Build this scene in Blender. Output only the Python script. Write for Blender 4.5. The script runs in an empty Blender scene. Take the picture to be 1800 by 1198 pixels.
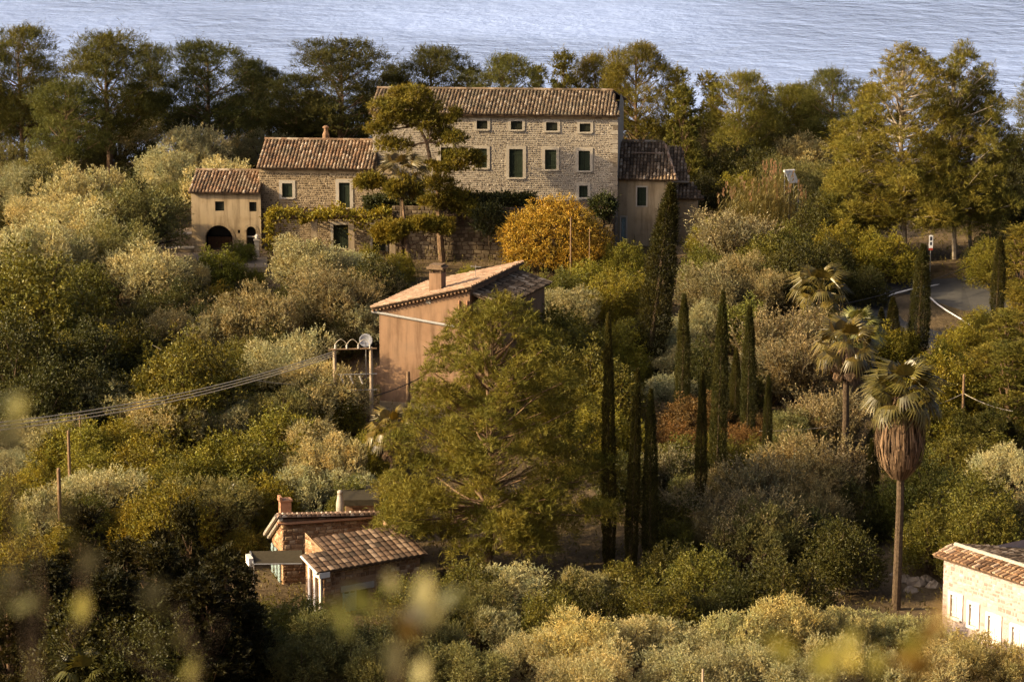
import bpy, math, random
import numpy as np
from mathutils import Vector, Matrix

R = math.radians
random.seed(7)
rng = np.random.default_rng(11)
scene = bpy.context.scene
C = scene.collection

# ------------------------------------------------------------------ camera
HC = 35.5                      # eye height above the farm yard (z = 0)
PITCH = R(11.4)
FPX = 5104.0                   # focal length in photograph pixels (1800 wide)
cam_d = bpy.data.cameras.new('camera')
cam_d.sensor_width = 36.0
cam_d.lens = 36.0 * FPX / 1800.0
cam_d.clip_start = 0.2
cam_d.clip_end = 60000.0
cam_d.dof.use_dof = True
cam_d.dof.focus_distance = 178.0
cam_d.dof.aperture_fstop = 4.8
cam = bpy.data.objects.new('camera', cam_d)
cam.location = (0, 0, HC)
cam.rotation_euler = (math.pi / 2 - PITCH, 0, 0)
C.objects.link(cam)
scene.camera = cam

# ------------------------------------------------------------------ sky + sun
SUN_EL = R(23.0)
SUN_TOWARD = R(14.0)            # the sun stands at the left, a little on our side
world = bpy.data.worlds.new('World')
scene.world = world
world.use_nodes = True
wn = world.node_tree.nodes
sky = wn.new('ShaderNodeTexSky')
sky.sky_type = 'NISHITA'
sky.sun_disc = False
sky.sun_elevation = SUN_EL
sky.sun_rotation = R(270.0) - SUN_TOWARD
sky.altitude = 100.0
sky.air_density = 0.55
sky.dust_density = 9.0
sky.ozone_density = 0.5
bg = wn['Background']
bg.inputs[1].default_value = 0.14
world.node_tree.links.new(sky.outputs[0], bg.inputs[0])

sd = Vector((-math.cos(SUN_EL) * math.cos(SUN_TOWARD), -math.cos(SUN_EL) * math.sin(SUN_TOWARD), math.sin(SUN_EL)))
sun_d = bpy.data.lights.new('sun', 'SUN')
sun_d.energy = 4.8
sun_d.angle = R(0.6)
sun_d.color = (1.0, 0.76, 0.42)
sun = bpy.data.objects.new('sun', sun_d)
sun.rotation_euler = (-sd).to_track_quat('-Z', 'Y').to_euler()
sun.location = sd * 300
C.objects.link(sun)

vs = scene.view_settings
vs.view_transform = 'Standard'
vs.look = 'None'
vs.gamma = 1.0
vs.exposure = 0.72
vs.use_curve_mapping = False
scene.cycles.max_bounces = 4
scene.cycles.diffuse_bounces = 2
scene.cycles.transmission_bounces = 2
scene.cycles.transparent_max_bounces = 4
scene.cycles.caustics_reflective = False
scene.cycles.caustics_refractive = False

# ------------------------------------------------------------------ geometry of the view
SP, CP = math.sin(PITCH), math.cos(PITCH)

def ray(px, py):
    a = (px - 900.0) / FPX
    b = -(py - 599.0) / FPX
    return Vector((a, CP + b * SP, -SP + b * CP))

def W(px, py, Y):
    d = ray(px, py)
    return Vector((0, 0, HC)) + d * (Y / d.y)

def mpp(Y):
    return Y / CP / FPX        # metres per photograph pixel (roughly)

PY = np.array([-40, -6, 3, 8, 16, 30, 60, 90, 125, 140, 150, 160, 170, 180, 190, 200, 207, 214, 262, 300, 360, 430, 520], float)
PZ = np.array([36, 34.2, 33.3, 31.2, 26.5, 15, -2, -8, -6.3, -5.7, -5.1, -4.4, -3.5, -2.6, -1.6, -0.6, -0.15, 0, -0.5, -9, -45, -85, -125], float)

def g(x, y):
    """ground height"""
    x = np.asarray(x, float); y = np.asarray(y, float)
    z = 0
    for k, wgt in ((-3, .25), (0, .5), (3, .25)):
        z = z + wgt * np.interp(y + k, PY, PZ)
    near = np.clip((y - 100) / 30, 0, 1) * np.clip((230 - y) / 20, 0, 1)
    z = z + near * 0.22 * (np.sin(x * .21 + 1.3) * np.cos(y * .17) + .6 * np.sin(x * .43 + y * .37))
    return z

def gz(x, y):
    return float(g(x, y))

def ground_hit(px, py):
    """where the sight line of a pixel meets the ground"""
    for Y in np.arange(118, 300, .25):
        p = W(px, py, Y)
        if p.z <= gz(p.x, p.y):
            return p
    return W(px, py, 260)

# ------------------------------------------------------------------ helpers
def tag(o, label=None, cat=None, group=None, kind=None):
    if label: o['label'] = label
    if cat: o['category'] = cat
    if group: o['group'] = group
    if kind: o['kind'] = kind
    return o

def empty(name, loc=(0, 0, 0), rz=0.0):
    o = bpy.data.objects.new(name, None)
    o.location = loc
    o.rotation_euler = (0, 0, rz)
    o.empty_display_size = .2
    C.objects.link(o)
    return o

def link(name, me, parent=None):
    o = bpy.data.objects.new(name, me)
    C.objects.link(o)
    if parent is not None: o.parent = parent
    return o

class MB:
    def __init__(s):
        s.v = []; s.f = []
    def face(s, *pts):
        i = len(s.v)
        s.v.extend([tuple(p) for p in pts]); s.f.append(tuple(range(i, i + len(pts))))
    def box(s, x0, x1, y0, y1, z0, z1, M=None):
        p = [Vector(c) for c in ((x0,y0,z0),(x1,y0,z0),(x1,y1,z0),(x0,y1,z0),(x0,y0,z1),(x1,y0,z1),(x1,y1,z1),(x0,y1,z1))]
        if M is not None: p = [M @ c for c in p]
        i = len(s.v); s.v.extend([tuple(c) for c in p])
        for q in ((0,3,2,1),(4,5,6,7),(0,1,5,4),(1,2,6,5),(2,3,7,6),(3,0,4,7)):
            s.f.append(tuple(i + k for k in q))
    def prism(s, poly, d):
        """closed prism from a polygon (3D points) extruded by d"""
        n = len(poly); i = len(s.v); d = Vector(d)
        s.v.extend([tuple(p) for p in poly]); s.v.extend([tuple(Vector(p) + d) for p in poly])
        s.f.append(tuple(i + k for k in range(n))[::-1]); s.f.append(tuple(i + n + k for k in range(n)))
        for k in range(n):
            k2 = (k + 1) % n
            s.f.append((i + k, i + k2, i + n + k2, i + n + k))
    def tube(s, pts, rad, n=6, cap=True):
        pts = [Vector(p) for p in pts]
        if not hasattr(rad, '__len__'): rad = [rad] * len(pts)
        i = len(s.v)
        for k, p in enumerate(pts):
            d = (pts[min(k + 1, len(pts) - 1)] - pts[max(k - 1, 0)])
            if d.length < 1e-9: d = Vector((0, 0, 1))
            d.normalize()
            up = Vector((0, 0, 1)) if abs(d.z) < .9 else Vector((1, 0, 0))
            a = d.cross(up).normalized(); b = d.cross(a).normalized()
            for q in range(n):
                t = 2 * math.pi * q / n
                s.v.append(tuple(p + (a * math.cos(t) + b * math.sin(t)) * rad[k]))
        for k in range(len(pts) - 1):
            for q in range(n):
                q2 = (q + 1) % n
                s.f.append((i + k * n + q, i + k * n + q2, i + (k + 1) * n + q2, i + (k + 1) * n + q))
        if cap:
            s.f.append(tuple(i + q for q in range(n)))
            s.f.append(tuple(i + (len(pts) - 1) * n + q for q in range(n))[::-1])
    def lathe(s, prof, c=(0, 0, 0), n=14):
        i = len(s.v)
        for (r, z) in prof:
            for q in range(n):
                t = 2 * math.pi * q / n
                s.v.append((c[0] + r * math.cos(t), c[1] + r * math.sin(t), c[2] + z))
        for k in range(len(prof) - 1):
            for q in range(n):
                q2 = (q + 1) % n
                s.f.append((i + k*n + q, i + k*n + q2, i + (k+1)*n + q2, i + (k+1)*n + q))
        s.f.append(tuple(i + q for q in range(n))[::-1])
        s.f.append(tuple(i + (len(prof)-1)*n + q for q in range(n)))
    def mesh(s, name, mat, smooth=False):
        me = bpy.data.meshes.new(name)
        me.from_pydata(s.v, [], s.f)
        me.materials.append(mat)
        if smooth: me.polygons.foreach_set('use_smooth', [True] * len(me.polygons))
        me.update()
        return me
    def build(s, name, mat, parent=None, smooth=False):
        return link(name, s.mesh(name, mat, smooth), parent)

def quads_mesh(name, V, mat):
    """V: (n,4,3) array of separate quads"""
    n = len(V)
    me = bpy.data.meshes.new(name)
    me.vertices.add(n * 4)
    me.vertices.foreach_set('co', np.ascontiguousarray(V, dtype=np.float32).ravel())
    me.loops.add(n * 4)
    me.loops.foreach_set('vertex_index', np.arange(n * 4, dtype=np.int32))
    me.polygons.add(n)
    me.polygons.foreach_set('loop_start', np.arange(0, n * 4, 4, dtype=np.int32))
    me.materials.append(mat)
    me.update(calc_edges=True)
    return me

# ------------------------------------------------------------------ materials
def newmat(name):
    m = bpy.data.materials.new(name); m.use_nodes = True
    nt = m.node_tree
    b = nt.nodes['Principled BSDF']
    return m, nt, b

def N(nt, t, **kw):
    n = nt.nodes.new(t)
    for k, v in kw.items(): setattr(n, k, v)
    return n

def mix(nt, fac, a, b, blend='MIX'):
    n = nt.nodes.new('ShaderNodeMix'); n.data_type = 'RGBA'; n.blend_type = blend
    for i, v in ((0, fac), (6, a), (7, b)):
        if hasattr(v, 'is_linked'): nt.links.new(v, n.inputs[i])
        elif i == 0: n.inputs[0].default_value = v
        else: n.inputs[i].default_value = (*v, 1)
    return n.outputs[2]

def noise(nt, scale, detail=4, rough=.6, coord='Object'):
    tc = N(nt, 'ShaderNodeTexCoord')
    n = N(nt, 'ShaderNodeTexNoise'); n.inputs['Scale'].default_value = scale
    n.inputs['Detail'].default_value = detail; n.inputs['Roughness'].default_value = rough
    nt.links.new(tc.outputs[coord], n.inputs['Vector'])
    return n.outputs['Fac']

def ramp(nt, val, stops):
    r = N(nt, 'ShaderNodeValToRGB')
    e = r.color_ramp.elements
    while len(e) < len(stops): e.new(.5)
    for k, (p, c) in enumerate(stops):
        e[k].position = p; e[k].color = (*c, 1)
    nt.links.new(val, r.inputs[0])
    return r.outputs[0]

def bump(nt, b, h, strength=.5, dist=.05):
    bp = N(nt, 'ShaderNodeBump'); bp.inputs['Strength'].default_value = strength; bp.inputs['Distance'].default_value = dist
    nt.links.new(h, bp.inputs['Height']); nt.links.new(bp.outputs[0], b.inputs['Normal'])

def mat_surface(name, c1, c2, scale=2.0, rough=.9, bscale=20, bstr=.4, bdist=.02, spec=.2, island=0.0, c3=None, streak=False):
    m, nt, b = newmat(name)
    f = noise(nt, scale, 6, .65)
    col = ramp(nt, f, [(.32, c1), (.68, c2)] if c3 is None else [(.28, c1), (.52, c2), (.75, c3)])
    if island:
        gm = N(nt, 'ShaderNodeNewGeometry')
        mr = N(nt, 'ShaderNodeMapRange'); mr.inputs[3].default_value = 1 - island; mr.inputs[4].default_value = 1 + island
        nt.links.new(gm.outputs['Random Per Island'], mr.inputs[0])
        col = mix(nt, 1.0, col, mr.outputs[0], 'MULTIPLY')
    if streak:
        tc = N(nt, 'ShaderNodeTexCoord'); mp = N(nt, 'ShaderNodeMapping'); mp.inputs['Scale'].default_value = (2.2, 2.2, .22)
        nt.links.new(tc.outputs['Object'], mp.inputs[0])
        n2 = N(nt, 'ShaderNodeTexNoise'); n2.inputs['Scale'].default_value = 1.0; n2.inputs['Detail'].default_value = 6; n2.inputs['Roughness'].default_value = .65
        nt.links.new(mp.outputs[0], n2.inputs['Vector'])
        col = mix(nt, 1.0, col, ramp(nt, n2.outputs['Fac'], [(.36, (.62, .60, .58)), (.52, (1, 1, 1)), (.7, (1.12, 1.1, 1.06))]), 'MULTIPLY')
    nt.links.new(col, b.inputs['Base Color'])
    b.inputs['Roughness'].default_value = rough
    b.inputs['Specular IOR Level'].default_value = spec
    if bstr: bump(nt, b, noise(nt, bscale, 5, .6), bstr, bdist)
    return m

def mat_island(name, stops, rough=.9, bstr=.35, bscale=18, objrand=False, dirt=None):
    """pieces coloured one by one from a ramp"""
    m, nt, b = newmat(name)
    if objrand:
        oi = N(nt, 'ShaderNodeObjectInfo'); v = oi.outputs['Random']
    else:
        gm = N(nt, 'ShaderNodeNewGeometry'); v = gm.outputs['Random Per Island']
    col = ramp(nt, v, stops)
    f = noise(nt, 9.0, 5, .7)
    mr = N(nt, 'ShaderNodeMapRange'); mr.inputs[3].default_value = .55; mr.inputs[4].default_value = 1.4
    nt.links.new(f, mr.inputs[0])
    col = mix(nt, 1.0, col, mr.outputs[0], 'MULTIPLY')
    if dirt:
        d = noise(nt, .9, 4, .6)
        fr = ramp(nt, d, [(.46, (0, 0, 0)), (.66, (1, 1, 1))])
        col = mix(nt, fr, col, dirt)
    nt.links.new(col, b.inputs['Base Color'])
    b.inputs['Roughness'].default_value = rough; b.inputs['Specular IOR Level'].default_value = .2
    if bstr: bump(nt, b, noise(nt, bscale, 4, .6), bstr, .02)
    return m

def mat_plain(name, c, rough=.6, spec=.4, metal=0):
    m, nt, b = newmat(name)
    f = noise(nt, 6.0, 4, .6)
    col = ramp(nt, f, [(.3, tuple(x * .8 for x in c)), (.7, tuple(min(1, x * 1.15) for x in c))])
    nt.links.new(col, b.inputs['Base Color'])
    b.inputs['Roughness'].default_value = rough; b.inputs['Specular IOR Level'].default_value = spec
    b.inputs['Metallic'].default_value = metal
    return m

def mat_leaf(name, trans=.3, spec=.25, rough=.5, var=.45, clump=1.3):
    """foliage: the colour of each plant comes from its object colour"""
    m, nt, b = newmat(name)
    oi = N(nt, 'ShaderNodeObjectInfo')
    gm = N(nt, 'ShaderNodeNewGeometry')
    mr = N(nt, 'ShaderNodeMapRange'); mr.inputs[3].default_value = 1 - var; mr.inputs[4].default_value = 1 + var
    nt.links.new(gm.outputs['Random Per Island'], mr.inputs[0])
    col = mix(nt, 1.0, oi.outputs['Color'], mr.outputs[0], 'MULTIPLY')
    f = noise(nt, clump, 3, .6)
    tint = ramp(nt, f, [(.35, (.78, .85, .8)), (.65, (1.25, 1.12, .95))])
    col = mix(nt, 1.0, col, tint, 'MULTIPLY')
    nt.links.new(col, b.inputs['Base Color'])
    b.inputs['Roughness'].default_value = rough; b.inputs['Specular IOR Level'].default_value = spec
    tr = N(nt, 'ShaderNodeBsdfTranslucent')
    tcol = mix(nt, 1.0, col, (1.25, 1.05, .55), 'MULTIPLY')
    nt.links.new(tcol, tr.inputs[0])
    ms = N(nt, 'ShaderNodeMixShader'); ms.inputs[0].default_value = trans
    nt.links.new(b.outputs[0], ms.inputs[1]); nt.links.new(tr.outputs[0], ms.inputs[2])
    nt.links.new(ms.outputs[0], nt.nodes['Material Output'].inputs[0])
    return m

M = {}
M['leaf'] = mat_leaf('leaf', .25, .25, .5, .5)
M['palm_leaf'] = mat_leaf('palm_leaf', .2, .5, .4, .3)
M['needle'] = mat_leaf('needle', .22, .15, .6, .4, .8)
M['bark'] = mat_surface('bark', (.045, .03, .018), (.13, .09, .055), 6, .95, 22, .8, .04)
M['pine_bark'] = mat_surface('pine_bark', (.10, .06, .035), (.26, .17, .10), 5, .95, 20, .8, .04)
M['pale_bark'] = mat_surface('pale_bark', (.22, .17, .12), (.48, .40, .29), 3, .9, 20, .6, .03)
M['stone_main'] = mat_island('stone_main', [(.0, (.13, .10, .07)), (.3, (.22, .18, .138)), (.7, (.30, .258, .205)), (1, (.39, .345, .28))], dirt=(.26, .215, .16))
M['stone_wing'] = mat_island('stone_wing', [(.0, (.10, .07, .04)), (.4, (.18, .135, .08)), (.8, (.26, .20, .125)), (1, (.34, .275, .18))])
M['stone_red'] = mat_island('stone_red', [(.0, (.17, .09, .045)), (.4, (.30, .17, .085)), (.8, (.42, .27, .15)), (1, (.52, .38, .25))])
M['stone_pale'] = mat_island('stone_pale', [(.0, (.30, .205, .17)), (.4, (.39, .30, .265)), (.8, (.46, .375, .345)), (1, (.50, .44, .42))])
M['stone_dark'] = mat_island('stone_dark', [(.0, (.07, .05, .03)), (.5, (.14, .105, .065)), (1, (.22, .17, .11))])
M['mortar'] = mat_surface('mortar', (.32, .27, .205), (.43, .375, .295), .9)
M['mortar_warm'] = mat_surface('mortar_warm', (.27, .20, .12), (.36, .28, .18), 2.2)
M['mortar_red'] = mat_surface('mortar_red', (.26, .15, .08), (.40, .27, .16), 2.2)
M['mortar_pale'] = mat_surface('mortar_pale', (.37, .29, .26), (.47, .39, .36), 2.2)
M['plaster'] = mat_surface('plaster', (.27, .195, .11), (.38, .29, .18), .7, .92, 14, .3, .02, c3=(.33, .26, .165), streak=True)
M['plaster_pink'] = mat_surface('plaster_pink', (.20, .118, .068), (.27, .165, .098), .6, .92, 12, .25, .02, c3=(.22, .145, .092), streak=True)
M['trim'] = mat_surface('trim', (.36, .315, .25), (.43, .38, .31), 3)
M['white_paint'] = mat_surface('white_paint', (.68, .62, .55), (.80, .75, .68), 3, .7, 20, .1)
M['shutter'] = mat_plain('shutter', (.020, .029, .014), .65, .25)
M['shutter_dark'] = mat_plain('shutter_dark', (.018, .02, .012), .7, .2)
M['shutter_blue'] = mat_plain('shutter_blue', (.25, .33, .33), .6, .3)
M['glass'] = mat_plain('glass', (.02, .02, .018), .15, .5)
M['wood'] = mat_plain('wood', (.11, .055, .025), .8, .2)
M['pole'] = mat_surface('pole', (.14, .085, .045), (.27, .175, .10), 3, .9, 30, .4, .02)
M['concrete_pole'] = mat_surface('concrete_pole', (.34, .25, .16), (.46, .36, .25), 3)
M['tile_main'] = mat_island('tile_main', [(.0, (.07, .053, .034)), (.3, (.155, .105, .064)), (.6, (.235, .165, .104)), (.85, (.29, .22, .15)), (1, (.40, .33, .25))], dirt=(.125, .10, .066))
M['tile_left'] = mat_island('tile_left', [(.0, (.08, .055, .036)), (.3, (.175, .105, .06)), (.6, (.26, .155, .09)), (.85, (.33, .235, .155)), (1, (.44, .36, .27))], dirt=(.15, .115, .075))
M['tile_grey'] = mat_island('tile_grey', [(.0, (.06, .042, .026)), (.5, (.16, .105, .062)), (.85, (.26, .185, .115)), (1, (.46, .36, .25))])
M['tile_pink'] = mat_island('tile_pink', [(.0, (.22, .135, .085)), (.5, (.34, .215, .14)), (1, (.44, .31, .22))], dirt=(.26, .18, .12))
M['tile_each'] = mat_island('tile_each', [(.0, (.06, .044, .03)), (.35, (.13, .08, .05)), (.7, (.21, .135, .082)), (1, (.33, .235, .16))], objrand=True)
M['eave_tile'] = mat_island('eave_tile', [(.0, (.10, .06, .04)), (.5, (.34, .22, .15)), (1, (.62, .52, .42))], objrand=True)
M['tile_brown'] = mat_island('tile_brown', [(.0, (.14, .085, .05)), (.35, (.28, .16, .085)), (.7, (.40, .26, .15)), (1, (.6, .48, .36))])
M['roof_deck'] = mat_surface('roof_deck', (.07, .045, .028), (.14, .09, .055), 3)
M['eave_board'] = mat_surface('eave_board', (.26, .17, .09), (.36, .25, .14), 3)
M['awning'] = mat_plain('awning', (.055, .045, .028), .85, .1)
M['asphalt'] = mat_surface('asphalt', (.050, .048, .045), (.085, .08, .072), .6, .85, 60, .3, .01)
M['road_paint'] = mat_surface('road_paint', (.55, .52, .48), (.75, .72, .68), 4, .7, 20, .1)
M['paving'] = mat_surface('paving', (.22, .165, .105), (.34, .265, .185), .8)
M['metal'] = mat_plain('metal', (.35, .34, .32), .4, .5, .6)
M['grey_plastic'] = mat_plain('grey_plastic', (.34, .33, .31), .6, .3)
M['dish'] = mat_plain('dish', (.36, .37, .40), .5, .4)
M['cable'] = mat_plain('cable', (.50, .42, .30), .5, .4)
M['cable_dark'] = mat_plain('cable_dark', (.05, .04, .03), .5, .3)
M['porcelain'] = mat_plain('porcelain', (.55, .50, .42), .3, .6)
M['orange'] = mat_plain('orange', (.50, .14, .03), .6, .3)
M['red'] = mat_plain('red', (.38, .05, .03), .5, .3)
M['white'] = mat_plain('white', (.74, .72, .70), .5, .4)
M['sign_dark'] = mat_plain('sign_dark', (.03, .035, .05), .5, .3)
M['clay'] = mat_plain('clay', (.40, .21, .12), .9, .1)
M['solar'] = mat_plain('solar', (.26, .27, .29), .4, .5)
M['dead_frond'] = mat_surface('dead_frond', (.13, .078, .042), (.22, .14, .08), 3, .85, 20, .2, .02, island=.55)
M['rock'] = mat_surface('rock', (.22, .17, .12), (.42, .35, .27), 1.5, .95, 8, .8, .06)

# ground
def mat_ground():
    m, nt, b = newmat('ground')
    f = noise(nt, .18, 8, .65)
    col = ramp(nt, f, [(.3, (.055, .045, .02)), (.48, (.12, .085, .045)), (.62, (.19, .135, .075)), (.78, (.26, .19, .115))])
    f2 = noise(nt, 3.0, 6, .7)
    mr = N(nt, 'ShaderNodeMapRange'); mr.inputs[3].default_value = .5; mr.inputs[4].default_value = 1.4
    nt.links.new(f2, mr.inputs[0])
    col = mix(nt, 1.0, col, mr.outputs[0], 'MULTIPLY')
    nt.links.new(col, b.inputs['Base Color'])
    b.inputs['Roughness'].default_value = .95; b.inputs['Specular IOR Level'].default_value = .1
    bump(nt, b, noise(nt, 2.5, 8, .7), .9, .25)
    return m
M['ground'] = mat_ground()

def mat_sea():
    m, nt, b = newmat('sea')
    b.inputs['Base Color'].default_value = (.42, .55, .90, 1)
    b.inputs['Roughness'].default_value = .12
    b.inputs['IOR'].default_value = 1.33
    tc = N(nt, 'ShaderNodeTexCoord')
    mp = N(nt, 'ShaderNodeMapping'); mp.inputs['Scale'].default_value = (1.3, 1.0, 1.0); mp.inputs['Rotation'].default_value = (0, 0, R(12))
    nt.links.new(tc.outputs['Object'], mp.inputs[0])
    wp = N(nt, 'ShaderNodeTexNoise'); wp.inputs['Scale'].default_value = .0035; wp.inputs['Detail'].default_value = 4
    nt.links.new(mp.outputs[0], wp.inputs['Vector'])
    wr = N(nt, 'ShaderNodeMapRange'); wr.inputs[1].default_value = .35; wr.inputs[2].default_value = .65; wr.inputs[3].default_value = .04; wr.inputs[4].default_value = .34
    nt.links.new(wp.outputs['Fac'], wr.inputs[0]); nt.links.new(wr.outputs[0], b.inputs['Roughness'])
    hs = None
    for sc, amp, det in ((.016, 6.0, 2), (.06, 4.2, 3), (.2, 1.6, 4)):
        n = N(nt, 'ShaderNodeTexNoise'); n.inputs['Scale'].default_value = sc; n.inputs['Detail'].default_value = det
        n.inputs['Roughness'].default_value = .55
        nt.links.new(mp.outputs[0], n.inputs['Vector'])
        mu = N(nt, 'ShaderNodeMath', operation='MULTIPLY'); mu.inputs[1].default_value = amp
        nt.links.new(n.outputs['Fac'], mu.inputs[0])
        if hs is None: hs = mu.outputs[0]
        else:
            ad = N(nt, 'ShaderNodeMath', operation='ADD'); nt.links.new(hs, ad.inputs[0]); nt.links.new(mu.outputs[0], ad.inputs[1]); hs = ad.outputs[0]
    bp = N(nt, 'ShaderNodeBump'); bp.inputs['Strength'].default_value = .34; bp.inputs['Distance'].default_value = 1.0
    nt.links.new(hs, bp.inputs['Height']); nt.links.new(bp.outputs[0], b.inputs['Normal'])
    return m
M['sea'] = mat_sea()

# ------------------------------------------------------------------ the setting: terrain, sea
def build_terrain():
    xs = np.unique(np.concatenate([np.arange(-420, -60, 20), np.arange(-60, 60, 1.25), np.arange(60, 421, 20)]))
    ys = np.unique(np.concatenate([np.arange(-40, 0, 4), np.arange(0, 20, 1), np.arange(20, 118, 4), np.arange(118, 232, 1.25), np.arange(232, 521, 8)]))
    X, Y = np.meshgrid(xs, ys)
    Z = g(X, Y)
    nx, ny = len(xs), len(ys)
    me = bpy.data.meshes.new('ground')
    idx = np.arange(nx * ny).reshape(ny, nx)
    F = np.stack([idx[:-1, :-1], idx[:-1, 1:], idx[1:, 1:], idx[1:, :-1]], -1).reshape(-1, 4)
    me.from_pydata(np.stack([X, Y, Z], -1).reshape(-1, 3).tolist(), [], F.tolist())
    me.materials.append(M['ground'])
    me.polygons.foreach_set('use_smooth', [True] * len(me.polygons))
    o = link('ground', me); tag(o, 'brown earth and dry grass hillside under the trees', kind='structure')
build_terrain()
mb = MB(); mb.face((-30000, 380, -100), (30000, 380, -100), (30000, 50000, -100), (-30000, 50000, -100))
tag(mb.build('sea', M['sea']), 'pale blue rippled sea beyond the pines', kind='structure')

# ------------------------------------------------------------------ building helpers
class House:
    """local frame: x along the front wall, y into the building, z up"""
    def __init__(s, name, px, py, Y, rz, base_z=None):
        p = W(px, py, Y)
        s.O = Vector((p.x, p.y, base_z if base_z is not None else p.z))
        s.rz = rz
        s.root = empty(name, s.O, rz)
        s.ux = Vector((math.cos(rz), math.sin(rz), 0)); s.uy = Vector((-math.sin(rz), math.cos(rz), 0))
    def uv(s, px, py, depth=0.0):
        """a pixel on the front plane -> local (x, z)"""
        d = ray(px, py); o = Vector((0, 0, HC))
        n = s.uy; P = s.O + s.uy * depth
        t = (P - o).dot(n) / d.dot(n)
        q = o + d * t - s.O
        return q.dot(s.ux), q.z
    def rect(s, x0, y0, x1, y1, depth=0.0):
        cx, cy = (x0 + x1) / 2, (y0 + y1) / 2
        u0 = s.uv(x0, cy, depth)[0]; u1 = s.uv(x1, cy, depth)[0]
        v1 = s.uv(cx, y0, depth)[1]; v0 = s.uv(cx, y1, depth)[1]
        return (u0, v0, u1, v1)

def wall_panel(mb, W_, z0, z1, openings, depth=.28, x0=0.0, y=0.0, top=None):
    """front wall with openings (rects, union) and reveals; top(x) may give a sloping top"""
    xs = sorted(set([x0, x0 + W_] + [c for o in openings for c in (o[0], o[2])]))
    zs = sorted(set([z0, z1] + [c for o in openings for c in (o[1], o[3])]))
    xs = [x for x in xs if x0 <= x <= x0 + W_]; zs = [z for z in zs if z0 <= z <= z1]
    def is_open(i, k):
        if i < 0 or k < 0 or i >= len(xs) - 1 or k >= len(zs) - 1: return False
        cx, cz = (xs[i] + xs[i+1]) / 2, (zs[k] + zs[k+1]) / 2
        return any(o[0] < cx < o[2] and o[1] < cz < o[3] for o in openings)
    for i in range(len(xs) - 1):
        for k in range(len(zs) - 1):
            a, b, c, d = xs[i], xs[i+1], zs[k], zs[k+1]
            if not is_open(i, k):
                if top is not None and k == len(zs) - 2:
                    mb.face((a, y, c), (b, y, c), (b, y, top(b)), (a, y, top(a)))
                else:
                    mb.face((a, y, c), (b, y, c), (b, y, d), (a, y, d))
            else:
                if not is_open(i-1, k): mb.face((a, y, c), (a, y, d), (a, y+depth, d), (a, y+depth, c))
                if not is_open(i+1, k): mb.face((b, y, d), (b, y, c), (b, y+depth, c), (b, y+depth, d))
                if not is_open(i, k-1): mb.face((b, y, c), (a, y, c), (a, y+depth, c), (b, y+depth, c))
                if not is_open(i, k+1): mb.face((a, y, d), (b, y, d), (b, y+depth, d), (a, y+depth, d))

def stones(mb, W_, z0, z1, skip, h=(.14, .22), w=(.2, .5), proud=(.02, .06), gap=.025, x0=0.0, y=0.0, top=None, axis='x', flip=False):
    """rubble courses, each stone its own chamfered block"""
    z = z0
    while z < z1 - .05:
        hh = random.uniform(*h); x = x0 - random.uniform(0, .3)
        while x < x0 + W_:
            ww = random.uniform(*w)
            a, b = max(x + gap / 2, x0), min(x + ww - gap / 2, x0 + W_)
            c, d = z + gap / 2 + random.uniform(-.02, .02), z + hh - gap / 2 + random.uniform(-.02, .02)
            x += ww
            if b - a < .05: continue
            if top is not None and d > min(top(a), top(b)) - .02: continue
            if any(a < o[2] and b > o[0] and c < o[3] and d > o[1] for o in skip): continue
            p = random.uniform(*proud); ch = min(.035, (b - a) * .2, (d - c) * .25)
            j = lambda: random.uniform(-.012, .012)
            base = [(a, c), (b, c), (b, d), (a, d)]
            inn = [(a + ch + j(), c + ch + j()), (b - ch + j(), c + ch + j()), (b - ch + j(), d - ch + j()), (a + ch + j(), d - ch + j())]
            def P(u, v, dep):
                if axis == 'x': return (u, y - dep, v)
                return (y - dep, u, v)         # on a wall whose outside is -x
            B = [P(u, v, -.005) for u, v in base]; I = [P(u, v, p) for u, v in inn]
            i = len(mb.v); mb.v.extend(B + I)
            for q in range(4):
                q2 = (q + 1) % 4
                mb.f.append((i + q, i + q2, i + 4 + q2, i + 4 + q))
            mb.f.append((i + 4, i + 5, i + 6, i + 7))
        z += hh

def tile_mesh_pts(O, ux, us, n, u, s0, tl, r, lift):
    """one barrel tile on a slope: returns vertex rows"""
    rows = []
    for k, (s, rr, lf) in enumerate(((s0, r * 1.06, lift + .035), (s0 + tl, r * .9, lift))):
        row = []
        for q in range(6):
            t = math.pi * q / 5
            row.append(O + ux * (u + rr * math.cos(t)) + us * s + n * (lf + rr * .85 * math.sin(t)))
        rows.append(row)
    return rows

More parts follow.
